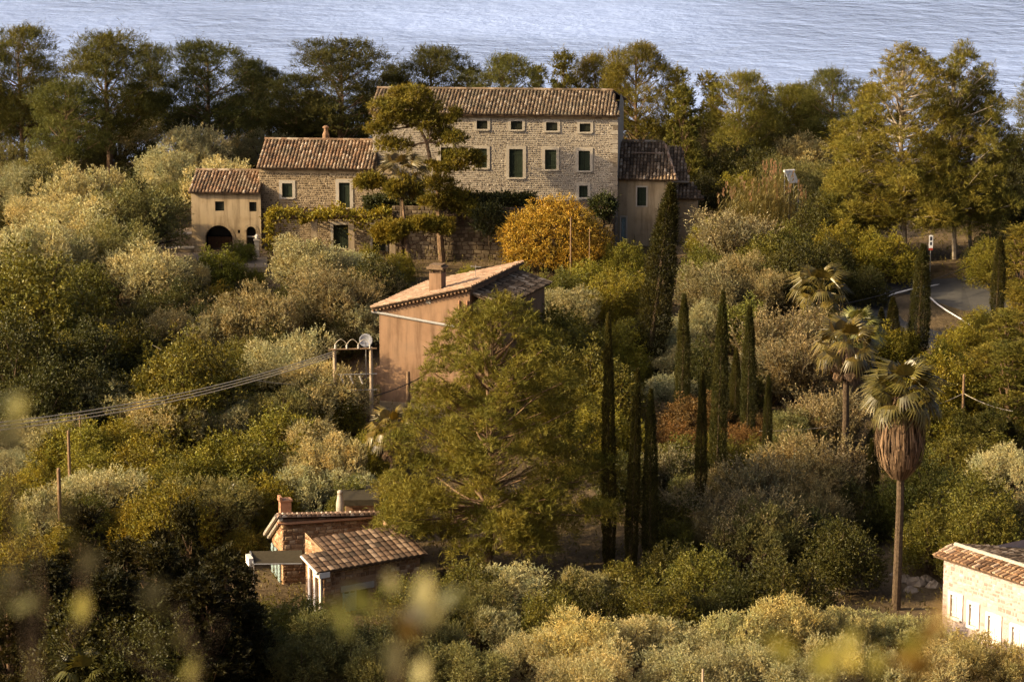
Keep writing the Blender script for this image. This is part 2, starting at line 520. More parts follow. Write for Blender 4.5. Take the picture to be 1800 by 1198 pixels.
def barrel_roof(parent, O, ux, us, W_, L, mat, pitch=.25, tl=.42, left_in=0.0, right_in=0.0, name='roof_tiles', wob=.02, thick=.1, deck=True):
    """roof plane with rows of barrel tiles (one joined part); O = eave start, ux along eave, us up the slope"""
    O = Vector(O); ux = Vector(ux).normalized(); us = Vector(us).normalized(); n = ux.cross(us).normalized()
    if deck:
        d = MB()
        poly = [O, O + ux * W_, O + ux * (W_ - right_in) + us * L, O + ux * left_in + us * L]
        d.prism([p - n * thick for p in poly], n * thick)
        d.build('roof_deck', M['roof_deck'], parent)
    mb = MB(); nc = max(1, int(W_ / pitch)); step = W_ / nc
    for c in range(nc):
        u = (c + .5) * step
        s_lo, s_hi = 0.0, L
        if left_in > 0 and u < left_in: s_hi = L * u / left_in
        if right_in > 0 and u > W_ - right_in: s_hi = L * (W_ - u) / right_in
        if left_in < 0 and u < 0: continue
        sag = random.uniform(-wob, wob)
        s = -.06 + random.uniform(-.03, .03)
        while s < s_hi - .12:
            l = min(tl, s_hi - s)
            du = random.uniform(-.014, .014); r = step * .40 * random.uniform(.92, 1.08)
            rows = tile_mesh_pts(O, ux, us, n, u + du, s, l + .03, r, .01 + max(0, sag) + random.uniform(0, .018))
            i = len(mb.v)
            mb.v.extend([tuple(p) for row in rows for p in row])
            for q in range(5): mb.f.append((i + q, i + q + 1, i + 6 + q + 1, i + 6 + q))
            mb.f.append(tuple(i + q for q in range(6))[::-1])
            s += tl * random.uniform(.93, 1.05)
    o = mb.build(name, mat, parent); o['kind'] = 'stuff'
    return o

def ridge_tiles(parent, A, B, mat, r=.13, tl=.42):
    A, B = Vector(A), Vector(B); d = (B - A); n = int(d.length / tl); d.normalize()
    side = d.cross(Vector((0, 0, 1))).normalized(); mb = MB()
    for k in range(n):
        p = A + d * (k * tl); q = p + d * (tl + .04)
        i = len(mb.v)
        for c, rr in ((p, r * 1.08), (q, r * .92)):
            for t in range(6):
                a = math.pi * t / 5
                mb.v.append(tuple(c + side * rr * math.cos(a) + Vector((0, 0, rr * math.sin(a) - .02 + random.uniform(0, .015)))))
        for t in range(5): mb.f.append((i + t, i + t + 1, i + 6 + t + 1, i + 6 + t))
        mb.f.append(tuple(i + t for t in range(6)))
    o = mb.build('ridge_tiles', mat, parent); o['kind'] = 'stuff'

def window(parent, rect, depth=.2, shut='shutter', trim=.16, sill=True, frame_mat='trim', y=0.0, name='window', leaves=2):
    u0, v0, u1, v1 = rect
    w = empty(name, (0, 0, 0)); w.parent = parent
    # surround of dressed stone, a little proud of the wall
    if trim:
        t = trim; mb = MB()
        mb.box(u0 - t, u0, y - .055, y + .02, v0 - t * .6, v1 + t)
        mb.box(u1, u1 + t, y - .055, y + .02, v0 - t * .6, v1 + t)
        mb.box(u0, u1, y - .055, y + .02, v1, v1 + t)
        mb.box(u0, u1, y - .055, y + .02, v0 - t * .6, v0)
        mb.build('frame', M[frame_mat], w)
    if sill and trim:
        mb = MB(); mb.box(u0 - trim * .5, u1 + trim * .5, y - .14, y - .078, v0 - .1, v0 - .02)
        mb.build('sill', M[frame_mat], w)
    # shutter leaves of boards, set back in the reveal
    k = leaves; ww = (u1 - u0) / k
    for i in range(k):
        mb = MB(); a, b = u0 + i * ww + .012, u0 + (i + 1) * ww - .012
        nb = 3
        for q in range(nb):
            bw = (b - a) / nb
            mb.box(a + q * bw + .006, a + (q + 1) * bw - .006, y + depth * .55 + .003 * q, y + depth * .55 + .04, v0 + .015, v1 - .015)
        mb.box(a, b, y + depth * .55 - .025, y + depth * .55 - .002, v0 + (v1 - v0) * .15, v0 + (v1 - v0) * .15 + .09)
        mb.box(a, b, y + depth * .55 - .025, y + depth * .55 - .002, v0 + (v1 - v0) * .8, v0 + (v1 - v0) * .8 + .09)
        mb.build('shutter', M[shut], w)
    mb = MB(); mb.box(u0 - .02, u1 + .02, y + depth * .55 + .06, y + depth + .1, v0 - .02, v1 + .02)
    mb.build('backing', M['glass'], w)
    return w

def arch_cols(u0, u1, v0, vspring, rise, n=20):
    """an arched opening as narrow rects"""
    out = []
    for i in range(n):
        a, b = u0 + (u1 - u0) * i / n, u0 + (u1 - u0) * (i + 1) / n
        t = ((a + b) / 2 - (u0 + u1) / 2) / ((u1 - u0) / 2)
        out.append((a, v0, b, vspring + rise * math.sqrt(max(0, 1 - t * t))))
    return out

def chimney(parent, x, y, z, w, h, mat='plaster_pink', cap='tile_pink', style='pitched'):
    mb = MB(); mb.box(x - w/2, x + w/2, y - w/2, y + w/2, z, z + h * .72)
    o = mb.build('chimney', M[mat], parent)
    p = MB(); s = w * .13
    for sx in (-1, 1):
        for sy in (-1, 1):
            cx, cy = x + sx * (w/2 - s/2), y + sy * (w/2 - s/2)
            p.box(cx - s/2, cx + s/2, cy - s/2, cy + s/2, z + h * .72, z + h * .86)
    p.box(x - w * .28, x + w * .28, y - w * .28, y + w * .28, z + h * .72, z + h * .84)
    p.build('vent', M['roof_deck'] if style == 'flat' else M[mat], o)
    c = MB(); e = w * .16
    if style == 'flat':
        c.box(x - w/2 - e, x + w/2 + e, y - w/2 - e, y + w/2 + e, z + h * .86, z + h * .93)
        c.box(x - w/2, x + w/2, y - w/2, y + w/2, z + h * .933, z + h)
    else:
        c.prism([(x - w/2 - e, y - w/2 - e, z + h * .86), (x + w/2 + e, y - w/2 - e, z + h * .86), (x, y - w/2 - e, z + h * 1.02)], (0, w + 2 * e, 0))
    c.build('cap', M[cap], o)
    return o

# ------------------------------------------------------------------ main stone farmhouse
YM = 212.0
RZM = R(-5.0)
def main_house():
    H = House('stone_farmhouse', 657, 440, YM, RZM, base_z=-.4)
    r = H.root
    tag(r, 'long three storey pale stone farmhouse with dark green shutters, largest house', 'house')
    Wd = H.uv(1085, 300)[0]
    ztop = H.uv(960, 201)[1]
    rects_top = [H.rect(*q) for q in ((838, 212, 857, 227), (898, 213, 918, 228), (960, 215, 980, 230), (1019, 217, 1038, 232))]
    rects_mid = [H.rect(*q) for q in ((775, 259, 795, 290), (836, 261, 856, 295), (895, 262, 919, 312), (958, 263, 978, 298), (1017, 265, 1037, 300))]
    rects_low = [H.rect(1018, 326, 1033, 347)]
    allr = rects_top + rects_mid + rects_low
    mb = MB(); wall_panel(mb, Wd, 0, ztop, allr)
    dep = 9.0
    rise = 1.1
    mb.face((0, 0, 0), (0, dep, 0), (0, dep, ztop), (0, dep / 2, ztop + rise), (0, 0, ztop))
    mb.face((Wd, 0, 0), (Wd, dep, 0), (Wd, dep, ztop), (Wd, dep / 2, ztop + rise), (Wd, 0, ztop))
    mb.face((0, dep, 0), (Wd, dep, 0), (Wd, dep, ztop), (0, dep, ztop))
    wall = mb.build('wall', M['mortar'], r)
    t = .22
    skip = [(a - t, b - t * .7, c + t, d + t) for a, b, c, d in allr]
    st = MB(); stones(st, Wd, 1.0, ztop - .32, skip, h=(.125, .18), w=(.13, .32), gap=.065, proud=(.012, .05))
    s = st.build('stonework', M['stone_main'], r); s['kind'] = 'stuff'
    # plaster frieze under the eaves
    mb = MB(); mb.box(-.02, Wd + .02, -.06, -.003, ztop - .32, ztop - .02); mb.build('frieze', M['plaster'], r)
    for q in rects_top: window(r, q, shut='shutter_dark', trim=.2, leaves=2, depth=.14)
    for i, q in enumerate(rects_mid): window(r, q, trim=.21 if i != 2 else .24, depth=.14)
    for q in rects_low: window(r, q, trim=.2)
    # roof
    ov = .42
    sl = math.atan2(rise, dep / 2)
    us = Vector((0, math.cos(sl), math.sin(sl))); L = (dep / 2 + ov) / math.cos(sl)
    O = Vector((-.25, -ov, ztop + .1 - ov * math.tan(sl)))
    barrel_roof(r, O, (1, 0, 0), us, Wd + .45, L, M['tile_main'], .255, .45, right_in=.75)
    us2 = Vector((0, -math.cos(sl), math.sin(sl)))
    O2 = Vector((Wd + .2, dep + ov, ztop + .1 - ov * math.tan(sl)))
    d = MB(); d.prism([O2, O2 - Vector((Wd + .45, 0, 0)), O2 - Vector((Wd + .45, 0, 0)) + us2 * L, O2 - Vector((.75, 0, 0)) + us2 * L], (0, 0, .1))
    d.build('rear_roof', M['roof_deck'], r)
    zr = O.z + L * math.sin(sl)
    ridge_tiles(r, (-.25, dep / 2, zr + .1), (Wd - .5, dep / 2, zr + .1), M['tile_main'])
    mb = MB(); mb.box(-.2, Wd + .15, -ov + .06, -.003, ztop - .06, ztop - .01); mb.build('eave_board', M['eave_board'], r)
    # quoins on the corner
    mb = MB(); z = 1.0; k = 0
    while z < ztop - .5:
        h = .34; w = .55 if k % 2 else .32
        mb.box(Wd - w, Wd + .03, -.085, -.004, z, z + h - .03); z += h; k += 1
    mb.build('quoins', M['stone_main'], r)
    return H
HM = main_house()

# stone wing to the left
def stone_wing():
    H = House('stone_wing_house', 458, 450, YM - 1.0, RZM, base_z=-.6)
    r = H.root
    tag(r, 'two storey stone wing with red tiled roof, behind the vine pergola', 'house')
    Wd = H.uv(690, 380)[0]
    ztop = H.uv(560, 294)[1]
    R1 = H.rect(496, 322, 514, 347); R2 = H.rect(596, 321, 615, 365); D1 = H.rect(586, 395, 613, 437)
    a0 = H.rect(495, 415, 515, 450)
    arch = arch_cols(a0[0], a0[2], .2, a0[3] - .45, .4, 12)
    D2 = H.rect(655, 395, 678, 445)
    opens = [R1, R2, D1, D2]
    mb = MB(); wall_panel(mb, Wd, 0, ztop, opens + arch)
    dep = 7.0; rise = 1.4
    Wr = H.uv(657, 290)[0]
    mb.face((0, 0, 0), (0, dep, 0), (0, dep, ztop), (0, dep / 2, ztop + rise), (0, 0, ztop))
    mb.face((Wr, .01, ztop - 3), (Wr, dep, ztop - 3), (Wr, dep, ztop), (Wr, dep / 2, ztop + rise), (Wr, 0, ztop))
    mb.face((0, dep, 0), (Wd, dep, 0), (Wd, dep, ztop), (0, dep, ztop))
    mb.build('wall', M['mortar_warm'], r)
    t = .22
    skip = [(a - t, b - t * .7, c + t, d + t) for a, b, c, d in opens] + [(a0[0] - .2, 0, a0[2] + .2, a0[3] + .15)]
    st = MB(); stones(st, Wd, .1, ztop - .42, skip, h=(.125, .19), w=(.13, .32), gap=.06, proud=(.012, .05))
    s = st.build('stonework', M['stone_wing'], r); s['kind'] = 'stuff'
    mb = MB(); mb.box(-.02, Wd, -.06, -.003, ztop - .42, ztop - .02); mb.build('frieze', M['plaster'], r)
    window(r, R1, trim=.22, shut='shutter'); window(r, R2, trim=.25, shut='shutter')
    window(r, D1, trim=.2, shut='shutter', sill=False, name='door'); window(r, D2, trim=.18, shut='shutter_dark', sill=False, name='door')
    mb = MB(); mb.box(a0[0] - .1, a0[2] + .1, .29, .34, .1, a0[3] + .1); mb.build('archway_door', M['wood'], r)
    ov = .4; sl = math.atan2(rise, dep / 2)
    us = Vector((0, math.cos(sl), math.sin(sl))); L = (dep / 2 + ov) / math.cos(sl)
    O = Vector((-.15, -ov, ztop + .1 - ov * math.tan(sl)))
    barrel_roof(r, O, (1, 0, 0), us, Wr + .2, L, M['tile_left'], .25, .44)
    d = MB(); O2 = Vector((-.15, dep + ov, ztop + .1 - ov * math.tan(sl))); us2 = Vector((0, -math.cos(sl), math.sin(sl)))
    d.prism([O2, O2 + us2 * L, O2 + us2 * L + Vector((Wr + .2, 0, 0)), O2 + Vector((Wr + .2, 0, 0))], (0, 0, .1)); d.build('rear_roof', M['roof_deck'], r)
    zr = O.z + L * math.sin(sl)
    ridge_tiles(r, (-.15, dep / 2, zr + .08), (Wr, dep / 2, zr + .08), M['tile_left'])
    mb = MB(); mb.box(-.1, Wr, -ov + .06, -.003, ztop - .06, ztop - .01); mb.build('eave_board', M['eave_board'], r)
    # small chimney on the rear slope: square stack, narrow neck, cap
    cx = H.uv(573, 240, 4.2)[0]
    zc = H.uv(573, 248, 4.2)[1] - .05
    mb = MB(); mb.lathe([(.26, 0), (.26, .55), (.15, .8), (.15, 1.0), (.24, 1.03), (.24, 1.12), (.12, 1.2)], (cx, 4.2, zc), 8)
    ch = mb.build('chimney', M['plaster_pink'], r)
    # verge tiles lit along the left edge
    return H
stone_wing()

# small plaster outbuilding with arches
def outbuilding():
    H = House('plaster_outbuilding', 338, 445, YM - 1.5, RZM, base_z=-.9)
    r = H.root
    tag(r, 'small ochre plaster outbuilding with two arched doorways and tiled roof', 'house')
    Wd = H.uv(459, 400)[0]
    ztop = H.uv(400, 337)[1]
    w1 = H.rect(378, 354, 394, 371); w2 = H.rect(438, 355, 451, 372)
    A = H.rect(361, 396, 409, 445); B = H.rect(433, 398, 450, 440); nic = H.rect(418, 404, 422, 410)
    aA = arch_cols(A[0], A[2], .2, A[3] - (A[2] - A[0]) / 2, (A[2] - A[0]) / 2, 26)
    aB = arch_cols(B[0], B[2], .2, B[3] - (B[2] - B[0]) / 2, (B[2] - B[0]) / 2, 14)
    mb = MB(); wall_panel(mb, Wd, 0, ztop, [w1, w2, nic] + aA + aB, depth=.4)
    dep = 5.5; rise = 1.02
    mb.face((0, 0, 0), (0, dep, 0), (0, dep, ztop), (0, dep / 2, ztop + rise), (0, 0, ztop))
    mb.face((0, dep, 0), (Wd, dep, 0), (Wd, dep, ztop), (0, dep, ztop))
    mb.build('wall', M['plaster'], r)
    # dressed voussoirs round the big arch
    for (a, n) in ((A, 15), (B, 9)):
        cx = (a[0] + a[2]) / 2; rad = (a[2] - a[0]) / 2; cz = a[3] - rad
        for k in range(n):
            t0, t1 = math.pi * k / n + .015, math.pi * (k + 1) / n - .015
            v = MB(); ro = rad + .22
            v.prism([(cx + q * math.cos(t), -.03, cz + q * math.sin(t)) for q, t in ((rad + .002, t0), (ro, t0), (ro, t1), (rad + .002, t1))], (0, .028, 0))
            v.build('arch_stone', M['plaster'], r)
    mb = MB()
    nb = 8; bw = (A[2] - A[0]) / nb
    for k in range(nb): mb.box(A[0] + k * bw + .01, A[0] + (k + 1) * bw - .01, .9, .96, .2, A[3] - 1.0)
    mb.build('arch_door', M['wood'], r)
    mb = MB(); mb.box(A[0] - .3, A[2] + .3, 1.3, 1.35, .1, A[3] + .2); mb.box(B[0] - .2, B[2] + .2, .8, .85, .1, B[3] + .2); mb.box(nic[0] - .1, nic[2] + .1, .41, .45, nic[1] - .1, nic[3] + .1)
    mb.build('dark_interior_sheet', M['glass'], r)  # near-black sheets stand in for the unlit interior behind arches and niche
    mb = MB(); mb.box(B[0], B[2], .15, .22, B[1] + .95, B[1] + 1.05); mb.build('door_rail', M['trim'], r)
    window(r, w1, trim=0, depth=.3, shut='shutter_dark'); window(r, w2, trim=0, depth=.3, shut='shutter_dark')
    ov = .35; sl = math.atan2(rise, dep / 2)
    us = Vector((0, math.cos(sl), math.sin(sl))); L = (dep / 2 + ov) / math.cos(sl)
    O = Vector((-.15, -ov, ztop + .1 - ov * math.tan(sl)))
    barrel_roof(r, O, (1, 0, 0), us, Wd + .12, L, M['tile_left'], .25, .44)
    d = MB(); O2 = Vector((-.15, dep + ov, ztop + .1 - ov * math.tan(sl))); us2 = Vector((0, -math.cos(sl), math.sin(sl)))
    d.prism([O2, O2 + us2 * L, O2 + us2 * L + Vector((Wd, 0, 0)), O2 + Vector((Wd, 0, 0))], (0, 0, .1)); d.build('rear_roof', M['roof_deck'], r)
    zr = O.z + L * math.sin(sl)
    ridge_tiles(r, (-.15, dep / 2, zr + .08), (Wd - .1, dep / 2, zr + .08), M['tile_left'])
    mb = MB(); mb.box(-.1, Wd - .01, -ov + .06, -.003, ztop - .06, ztop - .01); mb.build('eave_board', M['eave_board'], r)
outbuilding()

# plaster annex on the right of the farmhouse
def annex():
    H = House('plaster_annex', 1086, 420, YM - .5, RZM, base_z=-.3)
    r = H.root
    tag(r, 'ochre plaster annex with dark hipped roof, right of the farmhouse', 'house')
    Wd = H.uv(1182, 350)[0]
    ztop = H.uv(1130, 313)[1]
    w1 = H.rect(1120, 329, 1136, 362); d1 = H.rect(1083, 382, 1100, 420)
    d1 = (max(.25, d1[0]), .05, d1[2], d1[3])
    mb = MB(); wall_panel(mb, Wd, 0, ztop, [w1, d1])
    dep = 7.0; rise = 2.1
    mb.face((Wd, 0, 0), (Wd, dep, 0), (Wd, dep, ztop), (Wd, 0, ztop))
    mb.face((0, dep, 0), (Wd, dep, 0), (Wd, dep, ztop), (0, dep, ztop))
    mb.build('wall', M['plaster'], r)
    window(r, w1, trim=.1, shut='shutter', sill=False); window(r, d1, trim=.12, shut='shutter_blue', sill=False, name='door', leaves=1)
    ov = .3; sl = math.atan2(rise, dep / 2); us = Vector((0, math.cos(sl), math.sin(sl))); L = (dep / 2 + ov) / math.cos(sl)
    O = Vector((.02, -ov, ztop + .1 - ov * math.tan(sl)))
    Wr = Wd + .3
    barrel_roof(r, O, (1, 0, 0), us, Wr, L, M['tile_grey'], .25, .42, right_in=1.1)  # dark tile tones carry the farmhouse's shadow in their colour
    zr = O.z + L * math.sin(sl)
    # hip face on the right
    E = Vector((Wr, -ov, O.z)); T = Vector((Wr - 1.05, dep / 2, zr))
    ridge_tiles(r, E, T, M['tile_pink'], .12); ridge_tiles(r, (.1, dep / 2, zr + .05), T + Vector((0, 0, .05)), M['tile_main'], .13)
    ridge_tiles(r, (1.0, 2.15, O.z + 2.55 * math.tan(sl) + .1), (Wr - .95, 2.15, O.z + 2.55 * math.tan(sl) + .1), M['tile_pink'], .09)
    # wider rear roof sloping to the front, reaching further right
    H2 = House('dark_roof_shed', 1160, 420, YM + 2.8, RZM, base_z=-.3)
    tag(H2.root, 'low shed with dark tiled roof, right of the plaster annex', 'shed')
    zt = H2.uv(1190, 319)[1]; Wb = H2.uv(1206, 319)[0]
    mb = MB(); mb.box(.1, Wb, 0, 5, 0, zt - .05); mb.build('wall', M['plaster'], H2.root)
    zt2 = H2.uv(1190, 258, 4.0)[1]
    s2 = math.atan2(zt2 - zt, 4.3); us = Vector((0, math.cos(s2), math.sin(s2)))
    barrel_roof(H2.root, (.1, -.3, zt), (1, 0, 0), us, Wb + .2, 4.3 / math.cos(s2), M['tile_grey'], .25, .42, right_in=.75)
    mb = MB(); mb.box(.1, Wb + .25, -.42, -.31, zt - .02, zt + .09); mb.build('gutter', M['trim'], H2.root)
    H3 = House('lean_to_shed', 1183, 420, YM + 1.2, RZM, base_z=-.3)
    tag(H3.root, 'lowest tiled lean-to below the dark shed roof, beside the tall cypress', 'shed')
    z3 = H3.uv(1215, 349)[1]; W3 = H3.uv(1236, 349)[0]; z4 = H3.uv(1205, 321, 1.9)[1]
    mb = MB(); mb.box(.1, W3 - .4, 0, 1.9, 0, z3); mb.build('wall', M['mortar_warm'], H3.root)
    s3 = math.atan2(z4 - z3, 2.1); us = Vector((0, math.cos(s3), math.sin(s3)))
    barrel_roof(H3.root, (.1, -.25, z3), (1, 0, 0), us, W3, 2.1 / math.cos(s3), M['tile_grey'], .25, .42, right_in=.9)
annex()

# retaining wall below the farmhouse terrace
def retaining():
    p0 = W(690, 430, 207.5); p1 = W(1078, 430, 206.5)
    d = (p1 - p0); d.z = 0; Wd = d.length; rz = math.atan2(d.y, d.x)
    zt = W(880, 365, 207).z; z0 = -1.2
    r = empty('terrace_wall', (p0.x, p0.y, z0), rz)
    tag(r, 'dark dry-stone terrace wall below the farmhouse, behind the yellow tree', 'wall')
    mb = MB(); mb.box(0, Wd, 0, 3.6, 0, zt - z0); mb.build('wall_core', M['roof_deck'], r)
    st = MB(); stones(st, Wd, .2, zt - z0, [], h=(.2, .34), w=(.25, .6), gap=.03)
    s = st.build('stonework', M['stone_dark'], r); s['kind'] = 'stuff'
retaining()

# ------------------------------------------------------------------ pink plaster house in the middle
def pink_house():
    rz = R(-20)
    H = House('pink_plaster_house', 668, 712, 172.0, rz)
    H.root.location.z -= .6; H.O.z -= .6
    r = H.root
    tag(r, 'tall windowless pinkish plaster house with single sloping tiled roof', 'house')
    Wd = H.uv(826, 560)[0]
    zl = H.uv(668, 541)[1]; zr_ = H.uv(826, 507)[1]
    top = lambda x: zl + (zr_ - zl) * x / Wd
    Wlow = H.uv(822, 560)[0]
    mb = MB(); dep = 8.6
    wall_panel(mb, Wd, 0, zl, [], top=top)
    mb.face((0, 0, 0), (0, dep, 0), (0, dep, zl), (0, 0, zl)); mb.face((Wd, 0, 0), (Wd, dep, 0), (Wd, dep, zr_), (Wd, 0, zr_))
    mb.face((0, dep, 0), (Wd, dep, 0), (Wd, dep, zr_), (0, dep, zl))
    mb.build('wall', M['plaster_pink'], r)
    # roof: slopes down to the left
    sl = math.atan2(zr_ - zl, Wd); us = Vector((math.cos(sl), 0, math.sin(sl))); ov = .4
    O = Vector((-ov, dep + .3, zl + .12 - ov * math.tan(sl))); L = (Wd + ov + .25) / math.cos(sl)
    barrel_roof(r, O, (0, -1, 0), us, dep + .55, L, M['tile_pink'], .26, .45, thick=.14)
    mb = MB(); A = Vector((-ov, -.32, O.z - .02)); n = Vector((-math.sin(sl), 0, math.cos(sl)))
    for k in range(int(L / .42)):
        a = A + us * (k * .42); mb.tube([a + n * .09, a + us * .44 + n * .06], [.085, .075], 6)
    s = mb.build('verge_tiles', M['tile_pink'], r); s['kind'] = 'stuff'
    mb = MB(); 
    for k in range(int(L / .25)):
        a = A + us * (k * .25 + .05) - n * .16
        mb.box(-.05, .05, .03, .30, -.05, .05, Matrix.Translation(a) @ Matrix.Rotation(-sl, 4, 'Y'))
    mb.build('dentils', M['plaster_pink'], r)
    # sloping drain pipe on the wall and down pipes
    a = H.uv(668, 549); b = H.uv(800, 573)
    mb = MB(); mb.tube([(a[0] - .5, -.1, a[1] + .05), (a[0], -.1, a[1]), (b[0], -.1, b[1])], .075, 8); mb.build('drain_pipe', M['grey_plastic'], r)
    for px in (808, 822):
        q = H.uv(px, 560); qq = H.uv(px, 528)
        mb = MB(); mb.tube([(q[0], -.07, q[1]), (q[0], -.07, qq[1])], .05, 6); mb.build('down_pipe', M['clay'], r)
    v = H.rect(749, 525, 757, 533); mb = MB(); mb.box(v[0], v[2], -.03, -.004, v[1], v[3]); mb.build('vent', M['trim'], r)
    mb = MB(); mb.box(.0, Wd, -.06, -.004, 0, .9); mb.build('plinth', M['mortar_warm'], r)
    # chimney near the front verge
    x, z = H.uv(767, 505, 1.4); zb = top(x) + .1
    chimney(r, x, 1.6, zb - .2, .78, H.uv(767, 465, 1.6)[1] - zb + .25, 'plaster_pink', 'tile_grey', 'flat')
    # antenna
    x2, z2 = H.uv(836, 478, 4.0)
    mb = MB(); mb.tube([(x2, 4, top(x2)), (x2, 4, top(x2) + 1.0)], .02, 5); mb.tube([(x2 - .35, 4, top(x2) + .9), (x2 + .35, 4, top(x2) + .9)], .015, 5); mb.build('antenna', M['metal'], r)
    # lean-to with dark roof against the right wall
    zh = H.uv(826, 517)[1]; s2 = R(17); us2 = Vector((-math.cos(s2), 0, math.sin(s2))); L2 = 2.2
    low = Vector((Wd + .02, .25, zh)) - us2 * L2
    mb = MB(); mb.box(Wd + .02, Wd + 1.8, .5, dep - .3, 0, low.z + .1); mb.build('low_wall', M['plaster_pink'], r)
    barrel_roof(r, low, (0, 1, 0), us2, dep - .2, L2, M['tile_grey'], .26, .45, name='low_roof_tiles')
    # little box on the left edge
    q = H.rect(657, 655, 667, 636)
    mb = MB(); mb.box(-.5, -.02, .3, 1.2, q[3] - 1.0, q[3] + .2); mb.build('meter_box', M['plaster_pink'], r)
    # satellite dish standing off the left side
    c = W(643, 598, 172.5)
    dz = empty('satellite_dish', (c.x, c.y, c.z - .6)); tag(dz, 'round pale grey satellite dish beside the power poles', 'satellite dish')
    mb = MB(); n_ = 18; prof = [(0, .09), (.15, .075), (.3, .035), (.4, 0), (.41, .005)]
    Mx = Matrix.Translation((0, 0, .6)) @ Matrix.Rotation(R(82), 4, 'X') @ Matrix.Rotation(0, 4, 'Z')
    i0 = 0
    for (rr, z) in prof:
        for q in range(n_):
            t = 2 * math.pi * q / n_; mb.v.append(tuple(Mx @ Vector((rr * math.cos(t), rr * math.sin(t), -z))))
    for k in range(len(prof) - 1):
        for q in range(n_): mb.f.append((k*n_+q, k*n_+(q+1) % n_, (k+1)*n_+(q+1) % n_, (k+1)*n_+q))
    mb.build('reflector', M['dish'], dz, True)
    mb = MB(); zb = gz(c.x, c.y) - (c.z - .6) - .2
    mb.tube([(0, .12, zb), (0, .12, .55)], .04, 6); mb.build('mast', M['metal'], dz)
    mb = MB(); mb.tube([(0, 0, .25), (0, -.35, .5)], .015, 5); mb.box(-.04, .04, -.4, -.3, .46, .56); mb.build('feed_arm', M['metal'], dz)
pink_house()

